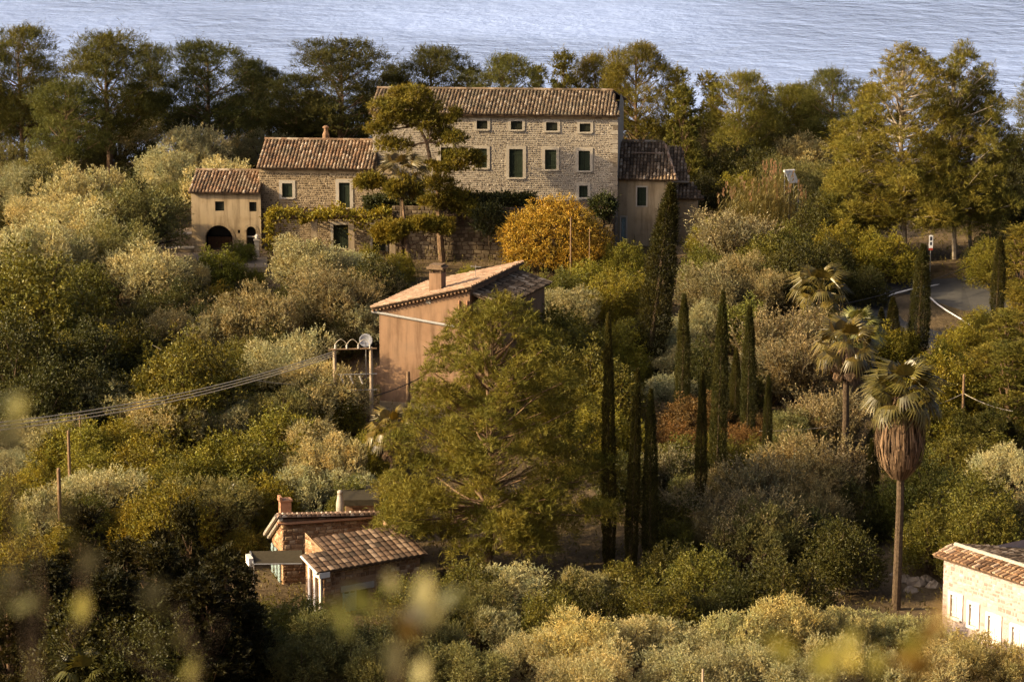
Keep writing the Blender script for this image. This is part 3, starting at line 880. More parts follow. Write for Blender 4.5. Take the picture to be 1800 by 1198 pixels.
# ------------------------------------------------------------------ foreground stone cottage (two volumes) with awning
def cottage():
    # --- taller box
    rz = R(16)
    H = House('tall_stone_cottage', 498, 1040, 142.0, rz)
    H.root.location.z -= .5; H.O.z -= .5
    r = H.root
    tag(r, 'tall reddish stone cottage with lit left wall and row of barrel tiles on top', 'house')
    Wd = H.uv(705, 930)[0]; zt = H.uv(498, 905)[1]; zt_r = H.uv(700, 901)[1]
    top = lambda x: zt + (zt_r - zt) * x / Wd
    dep = 2.7
    mb = MB(); wall_panel(mb, Wd, 0, min(zt, zt_r), [], top=top)
    zl = zt - dep * math.tan(R(29))
    mb.face((0, dep, 0), (0, 0, 0), (0, 0, zt), (0, dep, zl)); mb.face((Wd, 0, 0), (Wd, dep, 0), (Wd, dep, zl - .05), (Wd, 0, zt_r)); mb.face((0, dep, 0), (Wd, dep, 0), (Wd, dep, zl - .05), (0, dep, zl))
    mb.build('wall', M['mortar_red'], r)
    st = MB(); stones(st, Wd, .1, max(zt, zt_r), [], h=(.14, .26), w=(.18, .42), gap=.03, top=top)
    stones(st, dep, .1, zt - .1, [], h=(.14, .26), w=(.18, .42), gap=.03, proud=(.008, .03), axis='y', top=lambda q: zt - q * math.tan(R(29)) - .05)
    s = st.build('stonework', M['stone_red'], r); s['kind'] = 'stuff'
    # upper edge of tile ends at the front, roof falling gently away
    sl = R(-29)
    ux = Vector((Wd, 0, zt_r - zt)).normalized(); us = Vector((0, math.cos(sl), math.sin(sl)))
    L = (dep + .6) / math.cos(sl)
    roof = empty('roof'); roof.parent = r
    nc = int((Wd + .5) / .25)
    n = ux.cross(us).normalized(); O = Vector((-.3, -.3, zt + .1))
    d = MB(); poly = [O, O + ux * (Wd + .5), O + ux * (Wd + .5) + us * L, O + us * L]; d.prism([p - n * .1 for p in poly], n * .1); d.build('roof_deck', M['roof_deck'], roof)
    for c in range(nc):
        t = MB(); u = (c + .5) * .25; rr = .112
        rows = []
        for q in range(6):
            a = math.pi * q / 5; rows.append((O + ux * (u + rr * math.cos(a)) + us * -.1 + n * rr * math.sin(a)))
        t.prism(rows, us * (L * .5)); t.prism([p + us * (L * .5 + .1) - n * .02 for p in rows], us * (L * .5))
        t.build('roof_tile', M['tile_pink'], roof)
    # row of barrel tile ends along the front edge
    for c in range(int((Wd + .4) / .25)):
        t = MB(); u = -.2 + c * .25
        t.prism([Vector((u + .115 * math.cos(math.pi * q / 6), -.42, top(max(0, u)) + .0 + .135 * math.sin(math.pi * q / 6))) for q in range(7)], (0, .5, 0))
        t.build('eave_tile', M['eave_tile'], r)
    mb = MB(); mb.box(-.3, Wd + .2, -.34, -.06, min(zt, zt_r) - .1, min(zt, zt_r) - .004); mb.build('eave_course', M['clay'], r)
    # left verge: two rows of pale tiles stepping down to the left rear
    mb = MB()
    for k in range(7):
        y0 = -.3 + k * .46; tn = math.tan(R(29))
        for dx_, dz_ in ((-.32, .07), (-.12, -.1)):
            z = zt + dz_ - (y0 + .3) * tn
            mb.tube([(dx_, y0, z), (dx_, y0 + .48, z - .48 * tn)], [.12, .105], 8)
    mb.build('verge_tiles', M['trim'], r)
    # chimneys
    x, z = H.uv(496, 893, 2.2)
    zc = H.uv(496, 893, 1.5)[1]
    mb = MB(); mb.box(x - .28, x + .28, 1.2, 1.7, zc - 1.2, zc + .42); ch = mb.build('chimney', M['clay'], r)
    mb = MB(); mb.box(x - .34, x + .34, 1.14, 1.76, zc + .423, zc + .5); mb.box(x - .34, x - .2, 1.15, 1.7, zc + .503, zc + .68); mb.build('chimney_cap', M['clay'], ch)
    x, z = H.uv(598, 890, 1.6)
    mb = MB(); mb.lathe([(.24, -1.0), (.21, .2), (.15, .55), (.13, .72), (.16, .74), (.12, .84), (.04, .88)], (x, 1.6, H.uv(598, 890, 1.6)[1]), 10); mb.build('white_chimney', M['trim'], r, True)
    # shuttered doors on the lit left wall
    for y0 in (.35, 1.15, 2.0):
        mb = MB(); zz = H.uv(498, 1000)[1]
        mb.box(-.1, -.035, y0, y0 + .5, .4, 2.45)
        for q in range(9): mb.box(-.125, -.102, y0 + .06, y0 + .44, .55 + q * .2, .66 + q * .2)
        mb.build('shutter', M['shutter_blue'], r)
    # --- awning from the left wall
    aw = empty('awning', H.O, rz); tag(aw, 'dark brown fabric awning stretched over the cottage terrace', 'awning')
    def P(px, py, Y):
        q = W(px, py, Y) - H.O; return Vector((q.dot(H.ux), q.dot(H.uy), q.z))
    A = P(440, 969, 140.6); B = P(531, 967, 140.6); Cc = P(531, 990, 138.9); D = P(446, 991, 138.9)
    mb = MB(); nseg = 8; prev = None
    for k in range(nseg + 1):
        t = k / nseg; sag = -.1 * math.sin(math.pi * t)
        p = A.lerp(D, t) + Vector((0, 0, sag)); q = B.lerp(Cc, t) + Vector((0, 0, sag))
        if prev: mb.face(prev[0], prev[1], q, p)
        prev = (p, q)
    o = mb.build('fabric', M['awning'], aw)
    md = o.modifiers.new('thick', 'SOLIDIFY'); md.thickness = .03
    mb = MB(); mb.tube([A, D], .05, 6); mb.tube([D, Cc], .035, 6); mb.build('edge_rail', M['metal'], aw)
    for p in (A, D):
        mb = MB(); mb.tube([p, (p.x, p.y, 0.1)], .03, 6); mb.build('post', M['metal'], aw)
    mb = MB(); e = A.lerp(D, .5) + Vector((-.12, 0, -.02)); mb.box(e.x - .12, e.x + .1, e.y - .45, e.y + .45, e.z - .3, e.z + .12); mb.build('valance', M['white_paint'], aw)
    # terrace paving
    q = [W(440, 1000, 140), W(560, 1000, 140)]
    a = ground_hit(432, 1040); 
    t = MB(); zt_ = H.O.z + .75
    for i in range(6):
        for k in range(5):
            x0 = -3.4 + i * .6; y0 = -3.2 + k * 1.0
            s_ = MB(); s_.box(x0 + .01, x0 + .58, y0 + .01, y0 + .98, .45, .75 + random.uniform(-.01, .01)); s_.build('paving_slab', M['paving'], r)
    # --- lower front volume
    rz2 = R(33)
    H2 = House('low_stone_cottage', 569, 1070, 136.5, rz2)
    H2.root.location.z -= .8; H2.O.z -= .8
    r2 = H2.root
    tag(r2, 'low stone cottage with chequered brown tile roof and pale blue shutter', 'house')
    W2 = H2.uv(738, 985)[0]
    ze = H2.uv(569, 1000)[1]
    dep2 = 3.6
    win = H2.rect(602, 1037, 648, 1072); win = (win[0], max(.3, win[1]), win[2], win[3])
    mb = MB(); wall_panel(mb, W2, 0, ze, [win])
    mb.face((0, 1.75, 0), (0, 0, 0), (0, 0, ze), (0, 1.75, ze + .3)); mb.face((0, 1.75, 0), (1.0, 1.75, 0), (1.0, 1.75, ze + .3), (0, 1.75, ze + .3)); mb.face((1.0, 1.75, 0), (1.0, dep2, 0), (1.0, dep2, ze + .9), (1.0, 1.75, ze + .35)); mb.face((W2, 0, 0), (W2, dep2, 0), (W2, dep2, ze + .9), (W2, 0, ze))
    mb.build('wall', M['mortar_red'], r2)
    st = MB(); stones(st, W2, .1, ze - .1, [(win[0] - .1, win[1] - .1, win[2] + .15, win[3] + .5)], h=(.14, .26), w=(.18, .42), gap=.03)
    stones(st, 1.75, .1, ze - .05, [], h=(.14, .26), w=(.18, .42), gap=.03, proud=(.008, .03), axis='y')
    stones(st, dep2 - 1.75, .1, ze + .9, [], h=(.14, .26), w=(.18, .42), gap=.03, proud=(.008, .03), axis='y', x0=1.75, y=1.0, top=lambda q: ze + .35 + (q - 1.75) * .3)
    s = st.build('stonework', M['stone_red'], r2); s['kind'] = 'stuff'
    mb = MB(); mb.box(win[0] - .1, win[2] + .3, -.06, -.004, win[3] + .02, win[3] + .34); mb.build('lintel', M['trim'], r2)
    w = empty('window'); w.parent = r2
    mb = MB(); mb.box(win[0], win[2], .2, .25, win[1], win[3]); mb.build('pane', M['glass'], w)
    mb = MB(); ww = (win[2] - win[0]) * .5
    mb.box(win[0] - .02, win[0] + .06, -.09, -.04, win[1], win[3]); mb.box(win[0] + ww - .08, win[0] + ww, -.09, -.04, win[1], win[3]); mb.box(win[0] + ww/2 - .03, win[0] + ww/2 + .03, -.09, -.04, win[1], win[3])
    for q in range(12):
        zz = win[1] + .05 + q * (win[3] - win[1] - .1) / 12; mb.box(win[0] + .06, win[0] + ww - .08, -.08, -.05, zz, zz + .06)
    mb.build('shutter', M['shutter_blue'], w)
    # white wooden posts and pilasters on the lit corner
    for k in range(3):
        mb = MB(); y0 = .05 + k * .55; mb.box(-.14, -.045, y0, y0 + .16, 0, ze - .1); mb.build('corner_post', M['white_paint'], r2)
    mb = MB(); mb.box(-.5, .1, -.5, .15, ze - .28, ze - .02); mb.build('eave_block', M['white_paint'], r2)
    # tile roof, each tile its own piece
    sl = R(17); us = Vector((0, math.cos(sl), math.sin(sl))); ux = Vector((1, 0, 0)); n = ux.cross(us)
    O = Vector((-.55, -.45, ze + .02)); Wr = W2 + .75; tw, tl = .34, .42
    nx_, ns_ = int(Wr / tw), 7
    d = MB(); st_ = us * (4 * tl); x4 = ux * (tw * 4)
    d.prism([p - n * .1 for p in (O, O + ux * Wr, O + ux * Wr + st_, O + st_)], n * .1)
    d.prism([p - n * .1 for p in (O + x4 + st_, O + ux * Wr + st_, O + ux * Wr + us * (ns_ * tl), O + x4 + us * (ns_ * tl))], n * .1); d.build('roof_deck', M['roof_deck'], r2)
    tm = MB()
    rows = [(-tw/2 + .012, 0.0), (-tw/4, .022), (0, .03), (tw/4, .022), (tw/2 - .012, 0.0)]
    a = [Vector((u, 0, h + .03)) for u, h in rows]; b = [Vector((u * .96, tl + .05, h)) for u, h in rows]
    i = len(tm.v); tm.v.extend([tuple(p) for p in a + b]); 
    for q in range(4): tm.f.append((q, q + 1, 6 + q, 5 + q))
    tm.f.append((0, 1, 2, 3, 4)[::-1])
    me = tm.mesh('roof_tile', M['tile_each'])
    rot = Matrix((ux, us, n)).transposed()
    for c in range(nx_):
        for k in range(ns_):
            if k >= 4 and c < 4: continue
            if nx_ * ns_ > 300 and c >= 32: continue
            t = link('roof_tile', me, r2)
            p = O + ux * ((c + .5) * tw) + us * (k * tl) + n * (.004 + random.uniform(0, .012))
            t.location = p
            t.rotation_euler = (rot @ Matrix.Rotation(random.uniform(-.03, .03), 3, 'Z')).to_euler()
    mb = MB()
    for k in range(int(Wr / .3)):
        mb.box(O.x + .05 + k * .3, O.x + .17 + k * .3, O.y + .05, O.y + .42, ze - .13, ze - .02)
    mb.build('rafters', M['wood'], r2)
    mb = MB(); p = O - ux * .03; mb.tube([p - n * .04, p + us * (4 * tl) - n * .04], .06, 6); mb.build('verge_board', M['white_paint'], r2)
    # flat grey roof seen behind
    H4 = House('grey_roof_hut', 608, 905, 147.0, R(4)); tag(H4.root, 'small brick hut with flat grey roof, behind the tall cottage', 'shed')
    W4 = H4.uv(660, 880)[0]; z4 = H4.uv(630, 872)[1]; H4.root.location.z -= 1.8
    mb = MB(); mb.box(0, W4, 0, 2.5, 0, z4 + 1.35); mb.build('wall', M['mortar_red'], H4.root)
    mb = MB(); mb.box(-.15, W4 + .2, -.25, 2.8, z4 + 1.36, z4 + 1.68); mb.build('roof', M['awning'], H4.root)
    mb = MB(); mb.box(.35, W4 - .45, -.04, -.01, .1, z4 + 1.2); mb.build('door', M['wood'], H4.root)
cottage()

# ------------------------------------------------------------------ pale stone house, bottom right
def right_house():
    rz = R(-55)
    H = House('pale_stone_house', 1655, 1120, 131.5, rz)
    H.root.location.z -= 1.2; H.O.z -= 1.2
    r = H.root
    tag(r, 'sunlit pale stone house with white window surrounds, at the lower right edge', 'house')
    Wd = 9.0
    zt = H.uv(1655, 976)[1]
    rs = [H.rect(*q) for q in ((1671, 1046, 1689, 1085), (1704, 1062, 1718, 1100), (1737, 1083, 1757, 1125), (1779, 1103, 1802, 1150))]
    mb = MB(); wall_panel(mb, Wd, 0, zt, rs); dep = 6.0
    mb.face((0, dep, 0), (0, 0, 0), (0, 0, zt), (0, dep, zt)); mb.face((Wd, 0, 0), (Wd, dep, 0), (Wd, dep, zt), (Wd, 0, zt))
    mb.build('wall', M['mortar_pale'], r)
    skip = [(a - .16, b - .16, c + .16, d + .2) for a, b, c, d in rs]
    st = MB(); stones(st, Wd, .1, zt - .05, skip, h=(.14, .26), w=(.16, .36), gap=.035, proud=(.004, .02))
    s = st.build('stonework', M['stone_pale'], r); s['kind'] = 'stuff'
    for i, q in enumerate(rs): window(r, q, shut='white_paint', trim=.15, frame_mat='white_paint', depth=.1)
    sl = R(16); us = Vector((0, math.cos(sl), math.sin(sl))); ov = .35; L = 1.15
    barrel_roof(r, (-.35, -ov, zt + .04), (1, 0, 0), us, Wd + .4, L, M['tile_brown'], .26, .42)
    O = Vector((-.35, -ov, zt + .04)) + us * L
    ridge_tiles(r, O + Vector((.3, 0, .1)), O + Vector((Wd, 0, .1)), M['trim'], .12)
    us2 = Vector((0, math.cos(sl), -math.sin(sl) * .7))
    n = Vector((0, math.sin(sl), math.cos(sl)))
    barrel_roof(r, O + Vector((Wd + .3, 0, 0)) + us2 * 4.5, (-1, 0, 0), -us2, Wd + .3, 4.5, M['tile_grey'], .26, .42, name='rear_roof_tiles')
right_house()

# ------------------------------------------------------------------ road, kerb, signs (right)
def road():
    def strip(name, pts_a, pts_b, mat, lift, thick=.12, label=None, cat=None, kind=None):
        mb = MB(); n = len(pts_a)
        top = []
        for a, b in zip(pts_a, pts_b): top.append((a, b))
        for k in range(n - 1):
            A, B = top[k]; A2, B2 = top[k + 1]
            q = [Vector((p.x, p.y, p.z + lift)) for p in (A, B, B2, A2)]
            mb.prism([p - Vector((0, 0, thick)) for p in q], (0, 0, thick))
        o = mb.build(name, mat); tag(o, label, cat, None, kind); return o
    def P(px, py): return ground_hit(px, py)
    far = [(1440, 512), (1490, 508), (1540, 505), (1590, 500), (1640, 497), (1690, 493), (1740, 490), (1800, 486), (1860, 482)]
    near = [(1400, 560), (1480, 570), (1540, 580), (1590, 600), (1640, 620), (1690, 640), (1740, 655), (1800, 660), (1860, 665)]
    strip('road', [P(*a) for a in far], [P(*b) for b in near], M['asphalt'], 0.24, .7, 'grey asphalt road bend behind the cypresses on the right', kind='structure')
    e0 = [(1545, 532), (1570, 521), (1600, 513), (1635, 507), (1670, 500), (1700, 495), (1750, 492)]
    strip('road_edge_line', [P(x, y) for x, y in e0], [P(x, y + 2.4) for x, y in e0], M['road_paint'], .248, .004, 'white painted line along the far road edge', kind='structure')
    e1 = [(1630, 526), (1645, 540), (1662, 552), (1700, 575), (1740, 600)]
    strip('road_side_line', [P(x, y) for x, y in e1], [P(x + 2.6, y - 1) for x, y in e1], M['road_paint'], .252, .004, 'white painted diagonal line on the road', kind='structure')
    # low white painted parapet
    a = P(1522, 516); b = P(1552, 534)
    d = b - a; rzz = math.atan2(d.y, d.x)
    o = MB(); L = d.length; o.box(0, L, -.15, .15, 0, .38); o.box(-.05, L + .05, -.2, .2, .382, .46)
    ob = o.build('low_parapet', M['white_paint']); ob.location = a + Vector((0, 0, .05)); ob.rotation_euler = (0, 0, rzz)
    tag(ob, 'low white parapet block at the road edge', 'parapet')
    # bank behind the road
    pts = [(1430, 510), (1500, 498), (1560, 490), (1620, 484), (1700, 474), (1780, 466)]
    mb = MB()
    for k in range(len(pts) - 1):
        A, B = P(*pts[k]), P(*pts[k + 1])
        dd = Vector((0, 1.6, 0)); up = Vector((0, .3, .55))
        mb.prism([A - Vector((0, 0, .5)), B - Vector((0, 0, .5)), B + up, A + up], dd)
    tag(mb.build('earth_bank', M['ground']), 'bare brown earth bank along the far side of the road', kind='structure')
    # bus-stop style sign on a tall post
    p = P(1634, 505)
    zt = W(1634, 412, p.y).z
    s = empty('road_sign', p); tag(s, 'white upright road sign on thin post behind the tall cypress', 'sign')
    mb = MB(); mb.tube([(0, 0, -.2), (0, 0, zt - p.z)], .035, 6); mb.build('post', M['metal'], s)
    h = zt - p.z
    mb = MB(); mb.box(-.14, .14, -.07, -.045, h - .95, h - .05); mb.build('panel', M['white'], s)
    mb = MB(); mb.box(-.08, .08, -.078, -.072, h - .42, h - .14); mb.box(-.07, .07, -.078, -.072, h - .75, h - .52); mb.build('panel_symbol', M['sign_dark'], s)
    mb = MB(); mb.box(-.14, .14, -.07, -.045, h - 1.1, h - .955); mb.build('lower_panel', M['red'], s)
    # concrete post beside the cypress
    p = P(1608, 500); zt = W(1608, 478, p.y).z
    mb = MB(); mb.box(-.1, .1, -.1, .1, -.3, 1.0); mb.box(-.13, .13, -.13, .13, 1.002, 1.08)
    o = mb.build('roadside_post', M['concrete_pole']); o.location = p; tag(o, 'short concrete post beside the tall cypress at the road', 'post')
    # orange topped bin and white box
    p = P(1497, 522)
    s = empty('roadside_kiosk', p); tag(s, 'small white stand with orange sloping top at the road edge', 'stand')
    for lx in (-.29, .29):
        for ly in (-.17, .17):
            mb = MB(); mb.box(lx - .03, lx + .03, ly - .03, ly + .03, -.1, .75); mb.build('leg', M['white'], s)
    mb = MB(); mb.box(-.3, .3, -.18, .18, .752, .85); mb.build('shelf', M['white'], s)
    mb = MB(); mb.prism([(-.36, -.22, .853), (.36, -.22, .853), (.30, -.1, 1.2), (-.30, -.1, 1.2)], (0, .34, 0)); mb.build('top', M['orange'], s)
    for px, py in ((1718, 466), (1719, 479)):
        p = P(px, py); z = gz(p.x, p.y)
        mb = MB(); mb.lathe([(.03, -.4), (.03, .35), (.16, .4), (.2, .52), (.16, .68), (.05, .72)], (0, 0, 0), 10)
        o = mb.build('globe_lamp', M['white'], None, True); o.location = (p.x, p.y, z)
        tag(o, 'small white globe lamp on the bank, %s of the pair' % ('upper' if py == 466 else 'lower'), 'lamp', 'globe lamps on the bank')
    # hillside rocks / pale patches beside the palm
    spots = [(1450, 1035, 1.1), (1475, 1045, .8), (1590, 1022, .9), (1612, 1028, 1.1), (1628, 1020, .7), (1640, 1032, .8), (1575, 1012, .6), (1600, 1040, .7), (1520, 968, .8)]
    for k, (px, py, s_) in enumerate(spots):
        p = ground_hit(px, py)
        mb = MB(); prof = []
        nn = 9
        for j, (rr, z) in enumerate(((.5, -.15), (.56, .1), (.42, .3), (.18, .4))):
            for q in range(nn):
                t = 2 * math.pi * q / nn; w = rr * s_ * random.uniform(.75, 1.2)
                mb.v.append((w * math.cos(t), w * math.sin(t) * .8, z * s_ * random.uniform(.8, 1.2)))
        for j in range(3):
            for q in range(nn): mb.f.append((j*nn+q, j*nn+(q+1) % nn, (j+1)*nn+(q+1) % nn, (j+1)*nn+q))
        mb.f.append(tuple(3*nn+q for q in range(nn)))
        o = mb.build('rock', M['rock']); o.location = p
        tag(o, 'pale limestone boulder on the ground near the palm trunk, %s from left' % ['first', 'second', 'fifth', 'seventh', 'eighth', 'rightmost', 'fourth', 'sixth', 'third'][k], 'rock', 'boulders by the palm')
    # solar water heater in the reeds
    p = W(1392, 312, 214)
    s = empty('solar_water_heater', (p.x, p.y, p.z - .6), R(25)); tag(s, 'tilted pale solar panel standing behind the cane reeds', 'solar panel')
    mb = MB(); mb.box(-.4, .4, -.03, .03, -.5, .5, Matrix.Translation((0, 0, .6)) @ Matrix.Rotation(R(-38), 4, 'X')); mb.build('panel', M['solar'], s)
    mb = MB(); mb.tube([(-.45, .4, 1.05), (.45, .4, 1.05)], .1, 10); mb.build('tank', M['white'], s)
    mb = MB(); zb = gz(p.x, p.y) - (p.z - .6) - .1
    for x in (-.4, .4): mb.tube([(x, .35, zb), (x, .35, 1.0)], .04, 5); mb.tube([(x, -.3, zb), (x, -.3, .25)], .04, 5)
    mb.build('stand', M['metal'], s)
road()
# ------------------------------------------------------------------ plants: builders
def unit(v):
    return v / np.maximum(np.linalg.norm(v, axis=-1, keepdims=True), 1e-9)

def leaf_quads(c, a, l, w):
    """rhombic leaves: centres c, axes a, lengths l, widths w"""
    n = len(c)
    r = unit(rng.normal(size=(n, 3)))
    b = unit(np.cross(a, r))
    la = a * (l / 2)[:, None]; wb = b * (w / 2)[:, None]
    return np.stack([c - la, c + wb * 1.0 - la * .1, c + la, c - wb * 1.0 - la * .1], 1)

def sprigs(start, d, length, per, l, w, splay=.8):
    """leaves along twigs"""
    n = len(start)
    t = np.tile(np.linspace(.25, 1.0, per), (n, 1)) + rng.uniform(-.08, .08, (n, per))
    c = start[:, None, :] + d[:, None, :] * (length[:, None] * t)[..., None]
    ax = unit(d[:, None, :] + splay * rng.normal(size=(n, per, 3)) * .6)
    c = c + ax * (l * .4)
    c = c.reshape(-1, 3); ax = ax.reshape(-1, 3)
    m = len(c)
    return leaf_quads(c, ax, l * rng.uniform(.7, 1.3, m), w * rng.uniform(.7, 1.3, m))

def clump_cloud(clumps, n_sprig, per, l, w, up=.35, splay=.8, inner=.35, out_from=None, flat_bottom=0.0):
    """clumps: list of (centre, (rx,ry,rz)); sprigs on their shells pointing out and up"""
    out = []
    vol = np.array([(c[1][0] * c[1][1] * c[1][2]) ** (2 / 3) for c in clumps]); vol = vol / vol.sum()
    for (c, rad), f in zip(clumps, vol):
        k = max(8, int(n_sprig * f))
        d = unit(rng.normal(size=(k, 3)))
        if flat_bottom: 
            d[:, 2] = np.where(d[:, 2] < -flat_bottom, -d[:, 2], d[:, 2])
        rr = np.array(rad)
        s0 = rng.uniform(inner, .9, k) ** .7
        p = np.array(c) + d * rr * s0[:, None]
        dd = d / rr
        dd = unit(unit(dd) + np.array([0, 0, up]) + .35 * rng.normal(size=(k, 3)))
        L = rr.mean() * rng.uniform(.2, .5, k) * np.where(rng.uniform(0, 1, k) < .14, 1.9, 1.0)
        out.append(sprigs(p, dd, L, per, l, w, splay))
    return np.concatenate(out)

def limb_tree(mb, base, tops, r0, fork=.35, n=6, wig=.12):
    """trunk with limbs that fork to the clump centres"""
    base = Vector(base)
    cen = sum((Vector(t) for t in tops), Vector()) / len(tops)
    f = base.lerp(cen, fork) + Vector((random.uniform(-wig, wig), random.uniform(-wig, wig), 0))
    m = base.lerp(f, .5) + Vector((random.uniform(-wig, wig), random.uniform(-wig, wig), 0))
    mb.tube([base - Vector((0, 0, .4)), base + Vector((0, 0, .05)), m, f], [r0 * 1.35, r0 * 1.1, r0 * .85, r0 * .72], n)
    for t in tops:
        t = Vector(t)
        k = f.lerp(t, .5) + Vector((random.uniform(-wig, wig) * 2, random.uniform(-wig, wig) * 2, random.uniform(-.1, .25) * wig * 4))
        mb.tube([f, k, t], [r0 * .5, r0 * .3, r0 * .1], 5, False)

class Proto:
    def __init__(s, w, h, crown, trunk): s.w, s.h, s.crown, s.trunk = w, h, crown, trunk

def fit(crown, w, h):
    """scale a leaf cloud so that it is w across and h to the top"""
    p = crown.reshape(-1, 3)
    lo = np.percentile(p[:, :2], 1.0, axis=0); hi = np.percentile(p[:, :2], 99.0, axis=0)
    return (hi - lo).mean(), np.percentile(p[:, 2], 99.7)

def mk_olive(seed, n_sprig=4700, per=8, l=.102, w=.032):
    random.seed(seed); cl = []
    nc = random.choice((20, 24, 28)); ax = random.uniform(.8, 1.2)
    for i in range(nc):
        f = (i + .5) / nc; t = i * 2.39996 + random.uniform(-.5, .5)
        cz = 1 - f * 1.25                        # from the top of the dome down past its equator
        rr = math.sqrt(max(0, 1 - cz * cz))
        k = random.uniform(.5, 1.25)
        x, y, z = 1.62 * rr * k * math.cos(t) * ax, 1.62 * rr * k * math.sin(t) / ax, 2.05 + 1.25 * cz * k + random.uniform(-.35, .35)
        r = random.uniform(.3, .75)
        cl.append(((x, y, z), (r, r, r * random.uniform(.95, 1.4))))
    for i in range(14):                           # small uneven shoots outside the dome
        t = random.uniform(0, 6.283); cz = random.uniform(-.1, 1); rr = math.sqrt(max(0, 1 - cz * cz)); k = random.uniform(1.05, 1.45); r = random.uniform(.14, .32)
        cl.append(((1.5 * rr * k * math.cos(t), 1.5 * rr * k * math.sin(t), 2.05 + 1.2 * cz * k), (r, r, r * random.uniform(1.2, 2.2))))
    cl.append(((0, 0, 2.0), (.8, .8, .7)))
    q = clump_cloud(cl, n_sprig, per, l, w, up=.75, splay=.75)
    mb = MB(); limb_tree(mb, (0, 0, 0), [c[0] for c in cl[::2]], .2, .4)
    W_, H_ = fit(q, 0, 0)
    return Proto(W_, H_, quads_mesh('olive_crown', q, M['leaf']), mb.mesh('olive_trunk', M['bark']))

def mk_broad(seed, n_sprig=5000, per=6, l=.095, w=.055, tall=1.0):
    random.seed(seed); cl = []
    nc = 22
    for i in range(nc):
        t = i * 2.39996 + random.uniform(-.5, .5); q = math.sqrt((i + .5) / nc)
        x, y = q * 1.6 * math.cos(t), q * 1.6 * math.sin(t)
        z = (.9 + 2.4 * (1 - q ** 2.2 * .8) * random.uniform(.6, 1.05)) * tall
        r = random.uniform(.4, .75); cl.append(((x, y, z), (r, r, r * random.uniform(.9, 1.4))))
        if q > .5: cl.append(((x, y, z * .55), (r, r, r)))
        t += random.uniform(-1, 1); r = random.uniform(.15, .3); k = random.uniform(1.0, 1.3); cl.append(((x * k, y * k, z + random.uniform(.3, .8)), (r, r, r * 1.8)))
    q = clump_cloud(cl, n_sprig, per, l, w, up=.35, splay=1.1)
    mb = MB(); limb_tree(mb, (0, 0, 0), [c[0] for c in cl[::2]], .14, .35)
    W_, H_ = fit(q, 0, 0)
    return Proto(W_, H_, quads_mesh('broadleaf_crown', q, M['leaf']), mb.mesh('broadleaf_trunk', M['bark']))

def mk_thin(seed, n=1080, per=9):
    """wispy half-bare shrub: many fine twigs"""
    random.seed(seed)
    mb = MB(); st = []; dr = []; ln = []
    for i in range(60):
        t = random.uniform(0, 2 * math.pi); lean = random.uniform(.05, .6); L = random.uniform(1.6, 2.7)
        d = Vector((math.cos(t) * lean, math.sin(t) * lean, 1)).normalized()
        b = Vector((random.uniform(-.3, .3), random.uniform(-.3, .3), 0)); e = b + d * L + Vector((random.uniform(-.2, .2), random.uniform(-.2, .2), 0))
        m = b.lerp(e, .5) + Vector((random.uniform(-.15, .15), random.uniform(-.15, .15), 0))
        mb.tube([b - Vector((0, 0, .2)), m, e], [.035, .022, .008], 4, False)
        for k in range(n // 60 * 3):
            f = random.uniform(.25, 1); p = b.lerp(m, f * 2) if f < .5 else m.lerp(e, f * 2 - 1)
            st.append(p); dr.append((d + Vector([random.gauss(0, .5) for _ in range(3)])).normalized()); ln.append(random.uniform(.2, .5))
    q = sprigs(np.array(st), np.array(dr), np.array(ln), per, .075, .03, .9)
    W_, H_ = fit(q, 0, 0)
    return Proto(W_, H_, quads_mesh('twiggy_crown', q, M['leaf']), mb.mesh('twiggy_stems', M['bark']))

def mk_pine(seed, n_sprig=4200, per=7, l=.30, w=.05, crown_lo=.42, wide=3.3, tall=11.0, nc=34, bark='pine_bark', cone=0.0, trunk_r=.2, big=1.0, trunks=1, dense=1.0, zr=(.5, .75), fb=.45, splay=1.0):
    random.seed(seed); cl = []
    for i in range(nc):
        f = (i + .5) / nc
        z = tall * (crown_lo + (1 - crown_lo) * f * .93)
        if cone: env = wide * (1 - f) ** (.75 * cone + .05) * (.55 + .45 * min(1, f * 5)) + .25
        else:    env = wide * math.sqrt(max(.05, 1 - ((f - .42) / .62) ** 2))
        t = i * 2.39996 + random.uniform(-.5, .5); q = random.uniform(.35, .92)
        r = random.uniform(.85, 1.5) * big * (wide / 3.3) ** .5 * (1 if not cone else .75 * (1 - f * .5))
        cl.append(((env * q * math.cos(t), env * q * math.sin(t), z), (r, r, r * random.uniform(*zr))))
    cl.append(((random.uniform(-.3, .3), 0, tall * .95), (.8 * big, .8 * big, .7 * big)))
    q = clump_cloud(cl, int(n_sprig * dense), per, l, w, up=.6, splay=splay, inner=.2, flat_bottom=fb)
    mb = MB()
    for k in range(trunks):
        bx, by = (0, 0) if trunks == 1 else (random.uniform(-1.2, 1.2), random.uniform(-.8, .8))
        lean = random.uniform(-.5, .5)
        pts = [(bx, by, -.5), (bx, by, 0), (bx + lean * .5, by + .1, tall * .3), (bx + lean, by, tall * .6), (bx + lean * .8, by, tall * .92)]
        mb.tube(pts, [trunk_r * 1.2, trunk_r, trunk_r * .8, trunk_r * .5, .04], 7)
        for (c, r) in cl[k::trunks]:
            z0 = max(tall * .22, c[2] - random.uniform(.8, 2.2)); f = z0 / (tall * .92)
            p0 = Vector((bx + lean * min(1, f * 1.4), by, z0)); p1 = Vector(c)
            m = p0.lerp(p1, .5) + Vector((0, 0, -.15))
            mb.tube([p0, m, p1], [trunk_r * .34, trunk_r * .22, .02], 4, False)
    W_, H_ = fit(q, 0, 0)
    return Proto(W_, H_, quads_mesh('pine_crown', q, M['needle']), mb.mesh('pine_trunk', M[bark]))

